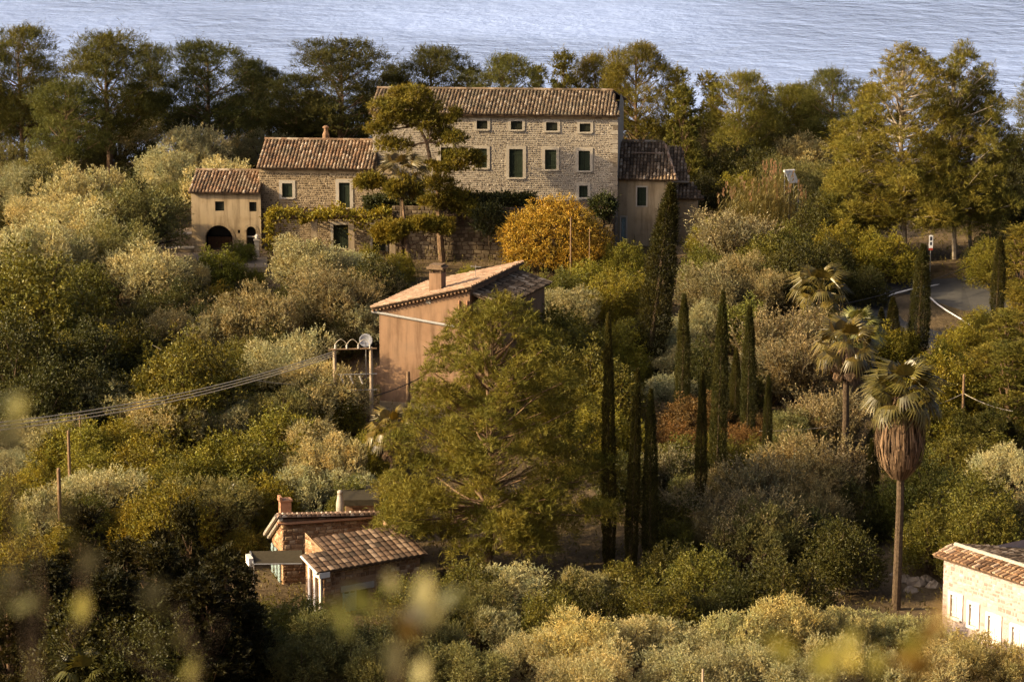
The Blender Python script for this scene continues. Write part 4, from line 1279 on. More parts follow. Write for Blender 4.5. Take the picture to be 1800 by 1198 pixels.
def mk_cypress(seed, n=12000, hw=.5, tall=10.0, fat=1.0):
    random.seed(seed)
    f = rng.uniform(0, 1, n) ** .9
    prof = np.interp(f, [0, .06, .25, .6, .85, 1], [.6, .85, 1, .85, .5, .03])
    t = rng.uniform(0, 2 * np.pi, n)
    lump = 1 + .09 * np.sin(t * 3 + f * 23 + seed) + .07 * np.sin(t * 2 - f * 41) + .04 * rng.normal(size=n)
    r = hw * prof * lump * rng.uniform(.62, 1.0, n) ** .5
    c = np.stack([r * np.cos(t), r * np.sin(t), .35 + f * (tall - .35)], 1)
    d = unit(np.stack([np.cos(t) * .35, np.sin(t) * .35, np.ones(n)], 1) + .22 * rng.normal(size=(n, 3)))
    q = sprigs(c, d, rng.uniform(.08, .2, n), 2, .11, .036, .25)
    core = MB(); core.lathe([(.02, .3), (hw * .62, 1.0), (hw * .72, tall * .3), (hw * .5, tall * .65), (hw * .2, tall * .88), (.02, tall * .95)], (0, 0, 0), 8)
    mb = MB(); mb.tube([(0, 0, -.5), (0, 0, .8), (0, 0, tall * .9)], [hw * .28, hw * .22, .03], 6)
    me = quads_mesh('cypress_crown', q, M['leaf'])
    return Proto(hw * 2.0, tall + .2, me, mb.mesh('cypress_trunk', M['bark']))

OL = [mk_olive(100 + i) for i in range(5)]
BR = [mk_broad(200 + i) for i in range(4)]
TH = [mk_thin(300 + i) for i in range(3)]
PF = [mk_pine(400 + i, 4300, 10, .30, .028, .36, 3.3, 11.0, 34, zr=(.5, .75), fb=.4, splay=1.5) for i in range(4)]
PC = [mk_pine(500 + i, 2600, 7, .24, .042, .12, 2.0, 8.0, 36, cone=1.0, trunk_r=.12) for i in range(3)]
PY_ = [mk_pine(600 + i, 8800, 10, .28, .026, .17, 4.6, 14.0, 120, bark='pale_bark', trunk_r=.17, dense=1.0, big=.85, cone=.5, zr=(.6, .95), fb=.6, splay=1.4) for i in range(2)]
BIGP = mk_pine(700, 17500, 10, .24, .024, .10, 5.6, 13.0, 190, trunk_r=.17, trunks=2, big=.74, cone=.55, zr=(.6, .9), fb=.6, splay=1.4)
CY = [mk_cypress(800 + i) for i in range(4)]
JU = [mk_pine(900 + i, 2600, 8, .2, .06, .05, 1.7, 6.0, 44, cone=1.0, trunk_r=.1, big=.9) for i in range(2)]

# ------------------------------------------------------------------ plants: placing
COL = {
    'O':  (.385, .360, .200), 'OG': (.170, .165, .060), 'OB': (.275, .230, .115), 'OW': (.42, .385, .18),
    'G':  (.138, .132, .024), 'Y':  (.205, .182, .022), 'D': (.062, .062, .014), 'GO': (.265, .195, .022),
    'B':  (.220, .188, .105), 'R': (.160, .092, .030), 'C': (.170, .175, .020),
    'P':  (.100, .100, .023), 'PG': (.132, .122, .022), 'PD': (.066, .068, .017), 'CY': (.050, .047, .011), 'J': (.028, .025, .007),  # J is darkened to hold the shade of the lower left corner
}
NAMES = {  # kind -> object name, category, look
    'O': ('olive_tree', 'olive tree', 'silver-green olive tree'), 'OG': ('olive_tree', 'olive tree', 'grey-green olive tree'),
    'OB': ('olive_tree', 'olive tree', 'brownish olive tree'), 'OW': ('olive_tree', 'olive tree', 'pale sunlit olive tree'),
    'G': ('leafy_tree', 'tree', 'green leafy tree'), 'Y': ('leafy_tree', 'tree', 'yellow-green leafy tree'), 'D': ('leafy_tree', 'tree', 'dark green leafy tree'),
    'GO': ('golden_bush', 'bush', 'golden-leaved bush'), 'B': ('twiggy_shrub', 'shrub', 'brown twiggy shrub'), 'R': ('reddish_shrub', 'shrub', 'rust-red leafy shrub'),
    'C': ('citrus_tree', 'citrus tree', 'small bright green citrus tree'), 'P': ('pine_tree', 'pine tree', 'rounded pine tree'), 'PG': ('pine_tree', 'pine tree', 'golden-lit pine tree'),
    'PD': ('pine_tree', 'pine tree', 'dark pine tree'), 'CY': ('cypress_tree', 'cypress', 'slender dark cypress'), 'J': ('juniper_tree', 'juniper', 'dark shaded juniper'),
}
PROTOS = {'O': OL, 'OG': OL, 'OB': OL, 'OW': OL, 'G': BR, 'Y': BR, 'D': BR, 'GO': BR, 'B': TH, 'R': BR, 'C': BR, 'P': PF, 'PG': PC, 'PD': PF, 'CY': CY, 'J': JU}
RATIO = {'O': .92, 'OG': .95, 'OB': .95, 'OW': .9, 'G': 1.0, 'Y': .95, 'D': 1.05, 'GO': .8, 'B': 1.15, 'R': .8, 'C': 1.0, 'P': 1.5, 'PG': 1.7, 'PD': 1.5, 'CY': 10, 'J': 1.6}
TREES = []      # (root, px, py_mid, kind, width_px)
cnt = {}

def plant(kind, px, top, wpx, base_y=None, Y=None, proto=None, col=None, k=None):
    ratio = k or RATIO[kind]
    if base_y is not None:
        p = ground_hit(px, base_y); D = p.y
    elif Y is not None: D = Y
    else:
        D = None
        for d in np.arange(122, 300, .5):
            p = W(px, top, d)
            if p.z - gz(p.x, d) <= ratio * wpx * mpp(d): D = d; break
        if D is None: D = 262
    p = W(px, top, D); z0 = gz(p.x, D)
    h = max(.6, p.z - z0); w = wpx * mpp(D)
    if Y is None and base_y is None: h = max(h, .7 * ratio * w)
    c = cnt.get(kind, 0); cnt[kind] = c + 1
    pr = proto or PROTOS[kind][c % len(PROTOS[kind])]
    r = empty(NAMES[kind][0], (p.x, p.y, z0), random.uniform(0, 6.28) if pr not in PY_ and pr is not BIGP else 0)
    sx = w / pr.w; sz = h / pr.h
    r.scale = (sx, sx, sz)
    if pr in OL or pr in BR: r.rotation_euler = (random.uniform(-.16, .16), random.uniform(-.16, .16), r.rotation_euler[2]); r.scale = (sx * random.uniform(.88, 1.14), sx * random.uniform(.88, 1.14), sz * random.uniform(.92, 1.1))
    t = link('trunk', pr.trunk, r); cr = link('crown', pr.crown, r)
    base = col or COL[kind]; v = random.uniform(.82, 1.16); hu = random.uniform(-.08, .08)
    cr.color = (base[0] * v * (1 + hu), base[1] * v, base[2] * v * (1 - hu), 1)
    TREES.append((r, px, top + (h / mpp(D)) * .4, kind, wpx))
    return r

def many(kind, items):
    for it in items: plant(kind, *it)

# --- row of pines against the sea
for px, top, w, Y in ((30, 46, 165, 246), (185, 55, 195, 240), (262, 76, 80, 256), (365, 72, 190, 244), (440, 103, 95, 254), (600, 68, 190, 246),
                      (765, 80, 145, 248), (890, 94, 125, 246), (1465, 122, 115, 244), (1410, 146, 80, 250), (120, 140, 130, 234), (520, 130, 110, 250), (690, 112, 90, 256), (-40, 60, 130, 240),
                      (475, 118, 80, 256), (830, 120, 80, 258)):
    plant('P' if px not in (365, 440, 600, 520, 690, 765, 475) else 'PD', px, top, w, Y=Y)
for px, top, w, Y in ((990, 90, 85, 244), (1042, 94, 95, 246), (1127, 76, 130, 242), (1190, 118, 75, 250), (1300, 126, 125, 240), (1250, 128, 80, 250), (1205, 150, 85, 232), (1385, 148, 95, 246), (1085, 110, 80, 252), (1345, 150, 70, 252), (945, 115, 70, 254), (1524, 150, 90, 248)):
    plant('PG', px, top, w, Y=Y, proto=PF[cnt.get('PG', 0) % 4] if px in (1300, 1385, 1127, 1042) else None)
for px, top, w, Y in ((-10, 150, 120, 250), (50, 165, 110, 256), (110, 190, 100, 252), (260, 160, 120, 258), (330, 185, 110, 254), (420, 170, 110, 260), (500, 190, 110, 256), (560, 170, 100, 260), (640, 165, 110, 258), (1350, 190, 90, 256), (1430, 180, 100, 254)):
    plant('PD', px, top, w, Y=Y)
# --- tall pale-trunked pines on the right
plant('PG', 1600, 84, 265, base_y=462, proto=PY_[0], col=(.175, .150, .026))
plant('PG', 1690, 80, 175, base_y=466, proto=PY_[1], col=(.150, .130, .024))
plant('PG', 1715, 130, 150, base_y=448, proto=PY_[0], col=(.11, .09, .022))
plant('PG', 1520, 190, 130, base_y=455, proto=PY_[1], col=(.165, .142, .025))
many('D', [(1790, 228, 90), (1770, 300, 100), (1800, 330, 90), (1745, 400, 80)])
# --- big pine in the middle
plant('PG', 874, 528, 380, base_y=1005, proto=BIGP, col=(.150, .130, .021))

# --- cypresses: px, top, width, base
for px, top, w, by in ((1074, 550, 27, 1015), (1110, 648, 25, 1030), (1145, 680, 31, 1030),
                       (1201, 514, 27, 765), (1233, 650, 27, 965), (1264, 510, 31, 890), (1318, 537, 29, 800), (1294, 610, 22, 780), (1350, 658, 22, 860),
                       (1618, 428, 40, 640), (1572, 522, 28, 640), (1547, 540, 22, 632), (1757, 414, 30, 560), (1740, 716, 36, 830), (1778, 740, 40, 840), (1536, 770, 30, 930)):
    c_ = plant('CY', px, top, w * random.uniform(.78, 1.0), base_y=by); c_.rotation_euler = (random.uniform(-.03, .03), random.uniform(-.035, .035), random.uniform(0, 6))

tc = plant('CY', 1140, 318, 54, base_y=668)
tc.rotation_euler = (0, R(6.6), 0)
# --- upper left olive terraces
many('O', [(205, 213, 115), (335, 222, 135), (462, 224, 105), (418, 232, 80), (400, 268, 150), (290, 268, 115), (345, 262, 70), (150, 298, 150), (30, 300, 115), (130, 345, 170), (50, 348, 120), (160, 398, 145), (60, 398, 170), (-5, 402, 100), (258, 300, 90), (100, 250, 90)])
many('D', [(95, 300, 110), (265, 250, 90), (15, 350, 100), (215, 290, 100), (100, 372, 90), (330, 268, 70), (20, 450, 110), (205, 420, 90), (380, 250, 60), (440, 262, 50)])  # dark crowns set between the olives to stand in for shaded gaps
many('OG', [(60, 276, 115), (112, 258, 100), (225, 332, 175), (195, 395, 150), (255, 350, 120), (300, 320, 90), (20, 240, 110), (165, 240, 90)])
many('O', [(243, 430, 150), (318, 450, 95), (205, 455, 90), (530, 424, 140), (602, 424, 120), (500, 575, 165), (620, 540, 100), (560, 640, 140), (595, 575, 70)])
many('OB', [(450, 508, 160), (570, 468, 165), (395, 540, 120), (310, 545, 110), (315, 560, 70), (640, 470, 120), (540, 520, 110)])
many('G', [(60, 438, 230), (140, 450, 130), (340, 590, 195), (110, 600, 130), (285, 600, 110), (430, 590, 110)])
many('D', [(290, 488, 120), (40, 560, 200), (150, 560, 160), (230, 560, 130), (330, 500, 90), (470, 560, 110), (605, 500, 110), (665, 455, 120), (60, 640, 170), (170, 630, 150), (270, 640, 120), (390, 640, 120), (520, 480, 110), (590, 540, 90), (240, 520, 110), (345, 540, 90), (455, 640, 90)])
many('Y', [(205, 583, 125), (20, 632, 95), (650, 436, 75), (690, 480, 60)])
many('B', [(330, 525, 80), (185, 560, 70), (300, 505, 80)])
many('C', [(390, 430, 85), (345, 458, 62), (428, 420, 48), (448, 476, 40)])
many('GO', [(385, 503, 85)])
# --- middle left
many('O', [(185, 664, 135), (130, 690, 90), (280, 694, 125), (355, 708, 105), (430, 690, 105), (105, 718, 130), (30, 738, 95), (235, 705, 90), (545, 738, 130), (585, 775, 140), (470, 788, 120), (180, 818, 135), (92, 850, 130), (540, 826, 110), (612, 818, 115), (400, 720, 90), (20, 790, 80)])
many('OG', [(540, 660, 120), (490, 690, 120), (625, 660, 90), (380, 838, 140), (270, 850, 110)])
many('Y', [(130, 735, 130), (205, 742, 110), (60, 800, 120), (252, 758, 150), (332, 778, 150), (420, 758, 160), (500, 702, 150), (640, 762, 95), (300, 848, 150), (20, 850, 120), (30, 940, 150), (112, 925, 120), (450, 880, 85), (600, 700, 80), (560, 705, 80), (680, 740, 90), (160, 780, 110), (470, 840, 110), (90, 760, 100)])
many('GO', [(300, 860, 120), (228, 880, 120), (360, 880, 110), (430, 930, 80), (190, 900, 90)])
many('G', [(300, 810, 130), (390, 800, 130), (140, 870, 110), (520, 790, 110), (630, 850, 100), (40, 1000, 150)])
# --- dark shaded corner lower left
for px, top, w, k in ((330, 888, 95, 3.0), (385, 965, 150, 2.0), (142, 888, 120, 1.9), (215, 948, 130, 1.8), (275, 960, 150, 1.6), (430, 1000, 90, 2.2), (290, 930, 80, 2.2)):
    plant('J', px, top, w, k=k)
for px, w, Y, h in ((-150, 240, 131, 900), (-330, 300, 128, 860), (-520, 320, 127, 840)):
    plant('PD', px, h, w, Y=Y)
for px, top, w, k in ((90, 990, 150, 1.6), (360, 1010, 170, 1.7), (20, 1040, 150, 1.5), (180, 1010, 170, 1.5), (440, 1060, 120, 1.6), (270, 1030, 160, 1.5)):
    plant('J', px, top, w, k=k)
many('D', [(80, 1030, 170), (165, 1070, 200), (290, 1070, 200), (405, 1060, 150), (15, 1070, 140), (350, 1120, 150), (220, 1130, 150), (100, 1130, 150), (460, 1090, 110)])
# --- bottom centre
many('G', [(458, 1045, 90), (525, 1048, 110), (760, 1012, 150), (960, 1040, 140), (1180, 1020, 150), (1242, 958, 150), (1200, 900, 110), (820, 990, 130), (1120, 1030, 120), (1100, 990, 100), (690, 1010, 90)])
many('OG', [(572, 1080, 150), (622, 1098, 150), (540, 1120, 140), (720, 1078, 140), (850, 1030, 135), (820, 1118, 160), (700, 1120, 150), (760, 1090, 130), (660, 1150, 130), (480, 1140, 120)])
many('O', [(902, 984, 130), (930, 1108, 140), (1120, 1088, 140), (1232, 1090, 135), (1060, 1138, 150), (1350, 1128, 150), (1480, 1128, 140), (1560, 1138, 130), (880, 1060, 120), (1000, 1150, 130), (1180, 1140, 150), (1260, 1150, 140), (1420, 1150, 140), (1640, 1150, 130)])
many('OW', [(1045, 998, 112), (1020, 1084, 170), (1300, 1078, 150), (1390, 1058, 145), (1462, 1070, 120), (1582, 1070, 115), (1640, 1090, 100), (1702, 1118, 130), (1772, 1128, 120), (1520, 1090, 100), (1340, 1095, 110)])
many('D', [(1380, 960, 170), (1490, 925, 120), (1330, 1000, 130), (1060, 1040, 120), (1290, 1010, 120), (1180, 960, 110), (990, 1000, 110), (1440, 900, 120), (1230, 1040, 120)])  # some of these dark crowns stand in for shaded hollows
# --- centre right
many('O', [(922, 504, 105), (1012, 505, 110), (1232, 540, 95), (1180, 560, 100), (1200, 600, 90), (1180, 655, 85), (960, 505, 90)])
many('Y', [(1060, 478, 115), (1120, 478, 85), (1085, 560, 110), (1040, 700, 140), (1253, 380, 80), (1000, 560, 110), (1100, 600, 90), (1090, 720, 110), (1100, 420, 70), (1135, 350, 50), (1030, 455, 90), (880, 470, 70), (830, 470, 70), (700, 440, 60)])
many('G', [(980, 540, 160), (1025, 600, 150), (1340, 418, 115), (1300, 520, 110), (1000, 470, 100), (930, 470, 90), (1060, 640, 130), (1190, 760, 120), (1390, 400, 110), (1410, 450, 110), (1240, 440, 90)])
many('OB', [(1240, 470, 130), (1300, 445, 110), (1350, 480, 110), (1430, 690, 110)])
many('B', [(1290, 368, 120), (1362, 545, 130), (1425, 540, 115), (1400, 590, 120), (1455, 690, 120), (1350, 600, 100), (1480, 690, 90), (1320, 385, 90), (1270, 225, 90), (1310, 230, 70)])
many('R', [(1225, 690, 115), (1292, 742, 105), (1195, 735, 100), (1325, 720, 80)])
many('D', [(1400, 425, 140), (1180, 860, 120), (1505, 850, 110), (1240, 600, 100), (1460, 345, 110), (1560, 730, 90), (1200, 800, 100), (1300, 640, 100), (1110, 800, 110), (1640, 660, 90), (1460, 420, 100), (1300, 480, 80), (1530, 470, 70), (1480, 455, 80)])
many('OB', [(1390, 780, 170), (1282, 830, 130), (1432, 850, 140), (1250, 900, 110)])
many('B', [(1330, 800, 140), (1445, 765, 140), (1205, 850, 110), (1180, 790, 100), (1350, 860, 130), (1300, 880, 120)])
many('OG', [(1332, 890, 150), (1230, 830, 110), (1400, 720, 110), (1390, 870, 120)])
many('G', [(1260, 755, 100), (1160, 780, 100), (1330, 765, 90), (1450, 830, 100)])
# --- right side
many('Y', [(1660, 622, 160), (1642, 700, 130), (1505, 580, 80), (1545, 570, 95), (1592, 580, 70), (1660, 600, 85), (1480, 380, 115), (1520, 400, 100), (1560, 650, 90), (1700, 640, 120), (1730, 420, 90), (1560, 410, 100), (1450, 540, 80)])
for px, top, w in ((1770, 545, 110), (1800, 395, 120), (1795, 500, 120), (1780, 600, 160), (1740, 610, 130)):
    plant('PG', px, top, w, k=1.25, col=(.150, .130, .023))
many('Y', [(1688, 566, 95), (1725, 545, 80)])
many('G', [(1640, 800, 150), (1700, 828, 165), (1642, 880, 140), (1722, 890, 150), (1722, 700, 140), (1610, 760, 100), (1590, 840, 110), (1680, 760, 120)])
many('O', [(1772, 788, 130), (1792, 858, 115)])
# --- upper right, behind the annex
many('O', [(1130, 224, 100), (1325, 218, 100), (1410, 228, 120), (1475, 224, 110)])
many('OG', [(1360, 222, 110), (1440, 285, 110), (1390, 275, 110), (1445, 240, 90)])
many('Y', [(1150, 203, 100), (1240, 190, 90), (1330, 330, 100), (1340, 222, 100), (1290, 300, 80), (1190, 210, 80), (520, 205, 90), (600, 220, 70)])
many('D', [(1215, 245, 90), (1290, 245, 110), (1350, 265, 100), (1240, 300, 80), (560, 215, 90), (620, 215, 80), (1180, 235, 70)])

# --- the grove goes on past both edges of the view
random.seed(77)
for k in range(16):
    for side in (-1, 1):
        px = (1870 + random.uniform(0, 240)) if side > 0 else (-70 - random.uniform(0, 200))
        top = 250 + k * 55 + random.uniform(-15, 15)
        if side < 0 and k % 2: continue
        plant(random.choice(('O', 'OG', 'G', 'Y', 'D')), px, top, random.uniform(100, 150))
for px, top, w, Y in ((1850, 120, 150, 245), (1960, 150, 160, 240), (2060, 110, 160, 250), (-130, 70, 150, 248), (-250, 60, 160, 244)):
    plant('P', px, top, w, Y=Y)
# --- yellow tree by the terrace
cl = []
random.seed(42)
for i in range(34):
    t = i * 2.39996; q = math.sqrt((i + .5) / 34); 
    cl.append(((q * 3.6 * math.cos(t), q * 2.2 * math.sin(t), 2.2 + 2.5 * (1 - q ** 2) * random.uniform(.8, 1.1) - .9 * max(0, q * math.cos(t)) ), (.8, .8, .6)))
    if q > .5: cl.append(((q * 3.4 * math.cos(t), q * 2.2 * math.sin(t), 1.3), (.75, .75, .6)))
q = clump_cloud(cl, 9000, 6, .13, .06, up=.3, splay=1.1)
mb = MB(); limb_tree(mb, (0, 0, 0), [c[0] for c in cl[::2]], .16, .3)
w_, h_ = fit(q, 0, 0)
YT = Proto(w_, h_, quads_mesh('yellow_crown', q, M['leaf']), mb.mesh('yellow_trunk', M['bark']))
p = W(980, 348, 203); z0 = gz(p.x, p.y)
r = empty('yellow_tree', (p.x, p.y, z0)); tag(r, 'broad golden-yellow tree in front of the farmhouse terrace', 'tree')
sx = 158 * mpp(203) / w_; r.scale = (sx, sx, (p.z - z0) / h_)
link('trunk', YT.trunk, r); cr = link('crown', YT.crown, r); cr.color = (.37, .245, .034, 1)

# --- layered umbrella pine in front of the farmhouse
def layered_pine(name, label, base, Yd, tr_px, pads, bark, rt, col, base_py):
    random.seed(5)
    b = ground_hit(base[0], base[1]); Yd = b.y
    r = empty(name, b); tag(r, label, 'pine tree')
    L = lambda px, py: W(px, py, Yd) - b
    mb = MB(); tp = [L(*q) for q in tr_px]; tp[0] = Vector((tp[0].x, 0, -.4))
    mb.tube(tp, [rt * (1 - .75 * k / (len(tp) - 1)) for k in range(len(tp))], 8)
    tr = mb.build('trunk', M[bark], r)
    cl = []; m = mpp(Yd)
    for (x0, y0, x1, y1) in pads:
        c = L((x0 + x1) / 2, (y0 + y1) / 2); rx = (x1 - x0) / 2 * m; rz = (y1 - y0) / 2 * m
        n = max(3, int(rx / max(.2, rz) * 2.5))
        for k in range(n):
            u = (k + .5) / n * 2 - 1; v = random.uniform(-1, 1)
            e = math.sqrt(max(.12, 1 - u * u))
            cl.append(((c.x + u * rx * .75, v * rx * .5 * e, c.z + random.uniform(-.15, .3) * rz), (rx / n * 1.5 + .15, rx / n * 1.5 + .25, rz * .62 * e + .06)))
        # limb to the pad
        near = min(tp[1:], key=lambda t: (t - c - Vector((0, 0, -.5))).length)
        lm = MB(); lm.tube([near, near.lerp(c, .5) + Vector((0, 0, -.15)), c], [rt * .35, rt * .25, .02], 5); lm.build('limb', M[bark], tr)
    q = clump_cloud(cl, 7500, 8, .24, .05, up=.7, splay=1.0, inner=.2)
    o = link('crown', quads_mesh('layered_crown', q, M['needle']), r); o.color = (*col, 1)
layered_pine('umbrella_pine', 'layered umbrella pine with leaning trunk in front of the farmhouse facade', (778, 460), 204,
    [(778, 460), (774, 420), (772, 380), (770, 330), (768, 300), (756, 280), (750, 250), (735, 220), (725, 185)],
    [(680, 150, 765, 185), (650, 168, 720, 205), (700, 165, 775, 215), (655, 195, 735, 230), (725, 200, 795, 245), (642, 210, 690, 240), (660, 238, 725, 272), (755, 225, 822, 262), (785, 185, 810, 225),
     (770, 262, 845, 285), (740, 280, 830, 305), (742, 305, 800, 345), (760, 330, 830, 380), (740, 340, 780, 370), (725, 378, 800, 405), (795, 350, 850, 385), (820, 262, 848, 312)], 'pine_bark', .26, (.165, .14, .022), 460)
layered_pine('umbrella_pine', 'shorter umbrella pine with flat dark pads and reddish trunk beside the pergola', (724, 478), 203,
    [(724, 478), (716, 435), (712, 400), (709, 365), (706, 340)],
    [(628, 308, 672, 340), (680, 310, 740, 352), (655, 385, 720, 425), (700, 380, 760, 408), (660, 400, 690, 435), (745, 385, 795, 415)], 'pine_bark', .22, (.175, .142, .02), 478)

# --- hedges: leafy prisms
def hedge(px0, px1, top, Yd, hpx, depth, label, name='hedge', col=(.05, .055, .016)):
    a = W(px0, top + hpx, Yd); b = W(px1, top + hpx, Yd); zt = W((px0 + px1) / 2, top, Yd).z
    n = 2600; Wd = b.x - a.x; h = zt - a.z
    c = np.stack([rng.uniform(0, Wd, n), rng.uniform(0, depth, n), rng.uniform(0, 1, n) ** .6 * h * (1 + .12 * np.sin(rng.uniform(0, 6.28, n)))], 1)
    d = unit(np.stack([np.zeros(n), np.full(n, -.4), np.full(n, .6)], 1) + .7 * rng.normal(size=(n, 3)))
    q = sprigs(c, d, rng.uniform(.15, .4, n), 5, .16, .08, 1.0)
    r = empty(name, (a.x, a.y, a.z)); tag(r, label, 'hedge')
    o = link('foliage', quads_mesh('hedge_foliage', q, M['leaf']), r); o.color = (*col, 1)
    mb = MB()
    for k in range(int(Wd / .6) + 1): mb.tube([(.3 + k * .6, depth / 2, -.25), (.3 + k * .6, depth / 2, h * .7)], [.03, .015], 5)
    s = mb.build('stems', M['bark'], r); s['kind'] = 'stuff'
hedge(780, 940, 346, 207.2, 22, 1.4, 'dark clipped hedge on the terrace wall below the farmhouse windows')
hedge(640, 760, 350, 208.0, 26, 1.4, 'dark leafy hedge behind the two umbrella pines')
def ball_bush(px, py, rpx, Yd, label, col):
    c = W(px, py + rpx, Yd); m = mpp(Yd) * rpx
    q = clump_cloud([((0, 0, m), (m * 1.1, m, m * .9))], 900, 6, .14, .08, up=.2)
    r = empty('round_bush', c); tag(r, label, 'bush')
    o = link('foliage', quads_mesh('ball_foliage', q, M['leaf']), r); o.color = (*col, 1)
    mb = MB(); mb.tube([(0, 0, -.9), (0, 0, m)], .05, 6); mb.build('stem', M['bark'], r)
ball_bush(1060, 362, 20, 206.5, 'clipped round dark bush at the right corner of the farmhouse', (.045, .055, .016))
ball_bush(860, 385, 26, 205.5, 'dark climbing bush against the terrace wall, left of the yellow tree', (.05, .055, .018))
ball_bush(1005, 450, 22, 203, 'dark bush under the yellow tree', (.05, .055, .016))

# --- pergola with vine
def pergola():
    Yp = 207.0
    a = W(480, 445, Yp); b = W(692, 445, Yp)
    zt = W(600, 385, Yp).z
    r = empty('pergola', (a.x, a.y, gz(a.x, a.y))); z0 = gz(a.x, a.y)
    tag(r, 'stone-pillared pergola in front of the two storey stone wing', 'pergola')
    h = zt - z0
    xs = [W(px, 420, Yp).x - a.x for px in (484, 553, 618, 690)]
    for k, x in enumerate(xs):
        mb = MB(); mb.box(x - .22, x + .22, -.22, .22, -.5, h - .1); mb.box(x - .28, x + .28, -.28, .28, h - .098, h); mb.build('pillar', M['plaster'], r)
    mb = MB(); mb.box(xs[0] - .3, xs[-1] + .3, -.08, .08, h + .002, h + .16); mb.build('beam', M['wood'], r)
    for k in range(14):
        x = xs[0] + (xs[-1] - xs[0]) * k / 13; mb = MB(); mb.box(x - .05, x + .05, -.4, 4.0, h + .163, h + .27); mb.build('rafter', M['wood'], r)
    # vine
    v = empty('grape_vine', (a.x, a.y - .1, z0)); tag(v, 'yellow-green vine trailing along the top of the pergola', 'vine')
    Wd = xs[-1] - xs[0]; n = 1700
    x = rng.uniform(-.4, Wd + .2, n); wave = h + .3 + .2 * np.sin(x * 1.7) + .14 * np.sin(x * 4.1 + 1)
    c = np.stack([x, rng.uniform(-.6, 3.6, n) * rng.uniform(0, 1, n) - .2, wave + rng.uniform(-.3, .25, n)], 1)
    hang = rng.uniform(0, 1, n) < .22
    c[hang, 2] -= rng.uniform(0, 1.0, hang.sum()) * (np.sin(c[hang, 0] * 1.3) > .35)
    left = rng.uniform(0, 1, n) < .13
    c[left, 0] = rng.normal(-.05, .22, left.sum()); c[left, 1] = rng.normal(-.2, .2, left.sum()); c[left, 2] = rng.uniform(.4, h + .3, left.sum())
    d = unit(rng.normal(size=(n, 3)) + np.array([-.3, -.3, .4]))
    q = sprigs(c, d, rng.uniform(.15, .4, n), 6, .14, .11, 1.2)
    o = link('foliage', quads_mesh('vine_foliage', q, M['leaf']), v); o.color = (.24, .20, .022, 1)
    mb = MB(); mb.tube([(0, -.25, 0), (.05, -.28, h * .5), (-.02, -.25, h + .1), (Wd * .5, -.2, h + .3), (Wd, -.2, h + .25)], [.07, .06, .05, .03, .02], 6); mb.build('stem', M['bark'], v)
pergola()

# gate pillar with lantern left of the pergola, steps, path
p = ground_hit(452, 455)
r = empty('gate_pillar', p); tag(r, 'pale stone gate pillar with lamp on top beside the outbuilding', 'pillar')
mb = MB(); mb.box(-.17, .17, -.17, .17, -.3, 1.35); mb.box(-.23, .23, -.23, .23, 1.352, 1.44); mb.build('shaft', M['trim'], r)
mb = MB(); mb.lathe([(.05, 1.442), (.13, 1.5), (.15, 1.7), (.04, 1.82)], (0, 0, 0), 8); mb.build('lamp', M['white_paint'], r)
# flat yard beside the outbuilding
yard = [(225, 470), (300, 478), (470, 478), (470, 452), (300, 446), (262, 440)]
mb = MB(); pts = [ground_hit(*q) for q in yard]; zz = max(q.z for q in pts) + .06
mb.prism([Vector((q.x, q.y, zz - .4)) for q in pts], (0, 0, .4))
tag(mb.build('yard_path', M['paving']), 'pale sandy yard in front of the outbuilding', kind='structure')
for k, (px0, px1, py, hh) in enumerate(((262, 340, 437, .55), (270, 338, 412, .9))):
    a = W(px0, py, 209 + k * 3); b = W(px1, py, 209 + k * 3); z0 = gz(a.x, a.y)
    r = empty('garden_wall', (a.x, a.y, z0)); tag(r, ('low front' if k == 0 else 'upper rear') + ' stone garden wall left of the outbuilding', 'wall')
    h = max(.4, a.z - z0)
    mb = MB(); mb.box(0, b.x - a.x, 0, 3.0 if k else .5, -.4, h); mb.build('core', M['mortar_warm'], r)
    mb = MB(); mb.box(-.05, b.x - a.x + .05, -.06, .5, h + .002, h + .1); mb.build('coping', M['trim'], r)

# ------------------------------------------------------------------ palms
def frond_mesh(name, n=17, pet=.95, L=1.05, spread=1.35, droop=.35, w=.06, mat='palm_leaf'):
    V = []
    for k in range(n):
        t = (k / (n - 1) * 2 - 1) * spread
        d = np.array([math.cos(t), math.sin(t), 0]); s = np.array([-math.sin(t), math.cos(t), 0])
        l = L * (1 - .18 * abs(t) / spread) * random.uniform(.9, 1.05)
        b = np.array([pet, 0, 0]); z = -abs(t) * .06
        m = b + d * l * .55 + np.array([0, 0, z]); e = b + d * l + np.array([0, 0, z - droop * random.uniform(.6, 1.3)])
        V.append([b, m - s * w, m + s * w * 0, m + s * w])
        V.append([m - s * w, e, e + s * .004, m + s * w])
    V.append([np.array([0, -.025, 0]), np.array([pet, -.015, 0]), np.array([pet, .015, 0]), np.array([0, .025, 0])])
    V.append([np.array([0, 0, -.02]), np.array([pet, 0, -.02]), np.array([pet, 0, .02]), np.array([0, 0, .02])])
    return quads_mesh(name, np.array(V), M[mat])
random.seed(3)
FR = [frond_mesh('palm_frond', droop=d) for d in (.4, .7)]
FRD = frond_mesh('dead_palm_frond', n=11, spread=.5, droop=.1, mat='dead_frond')
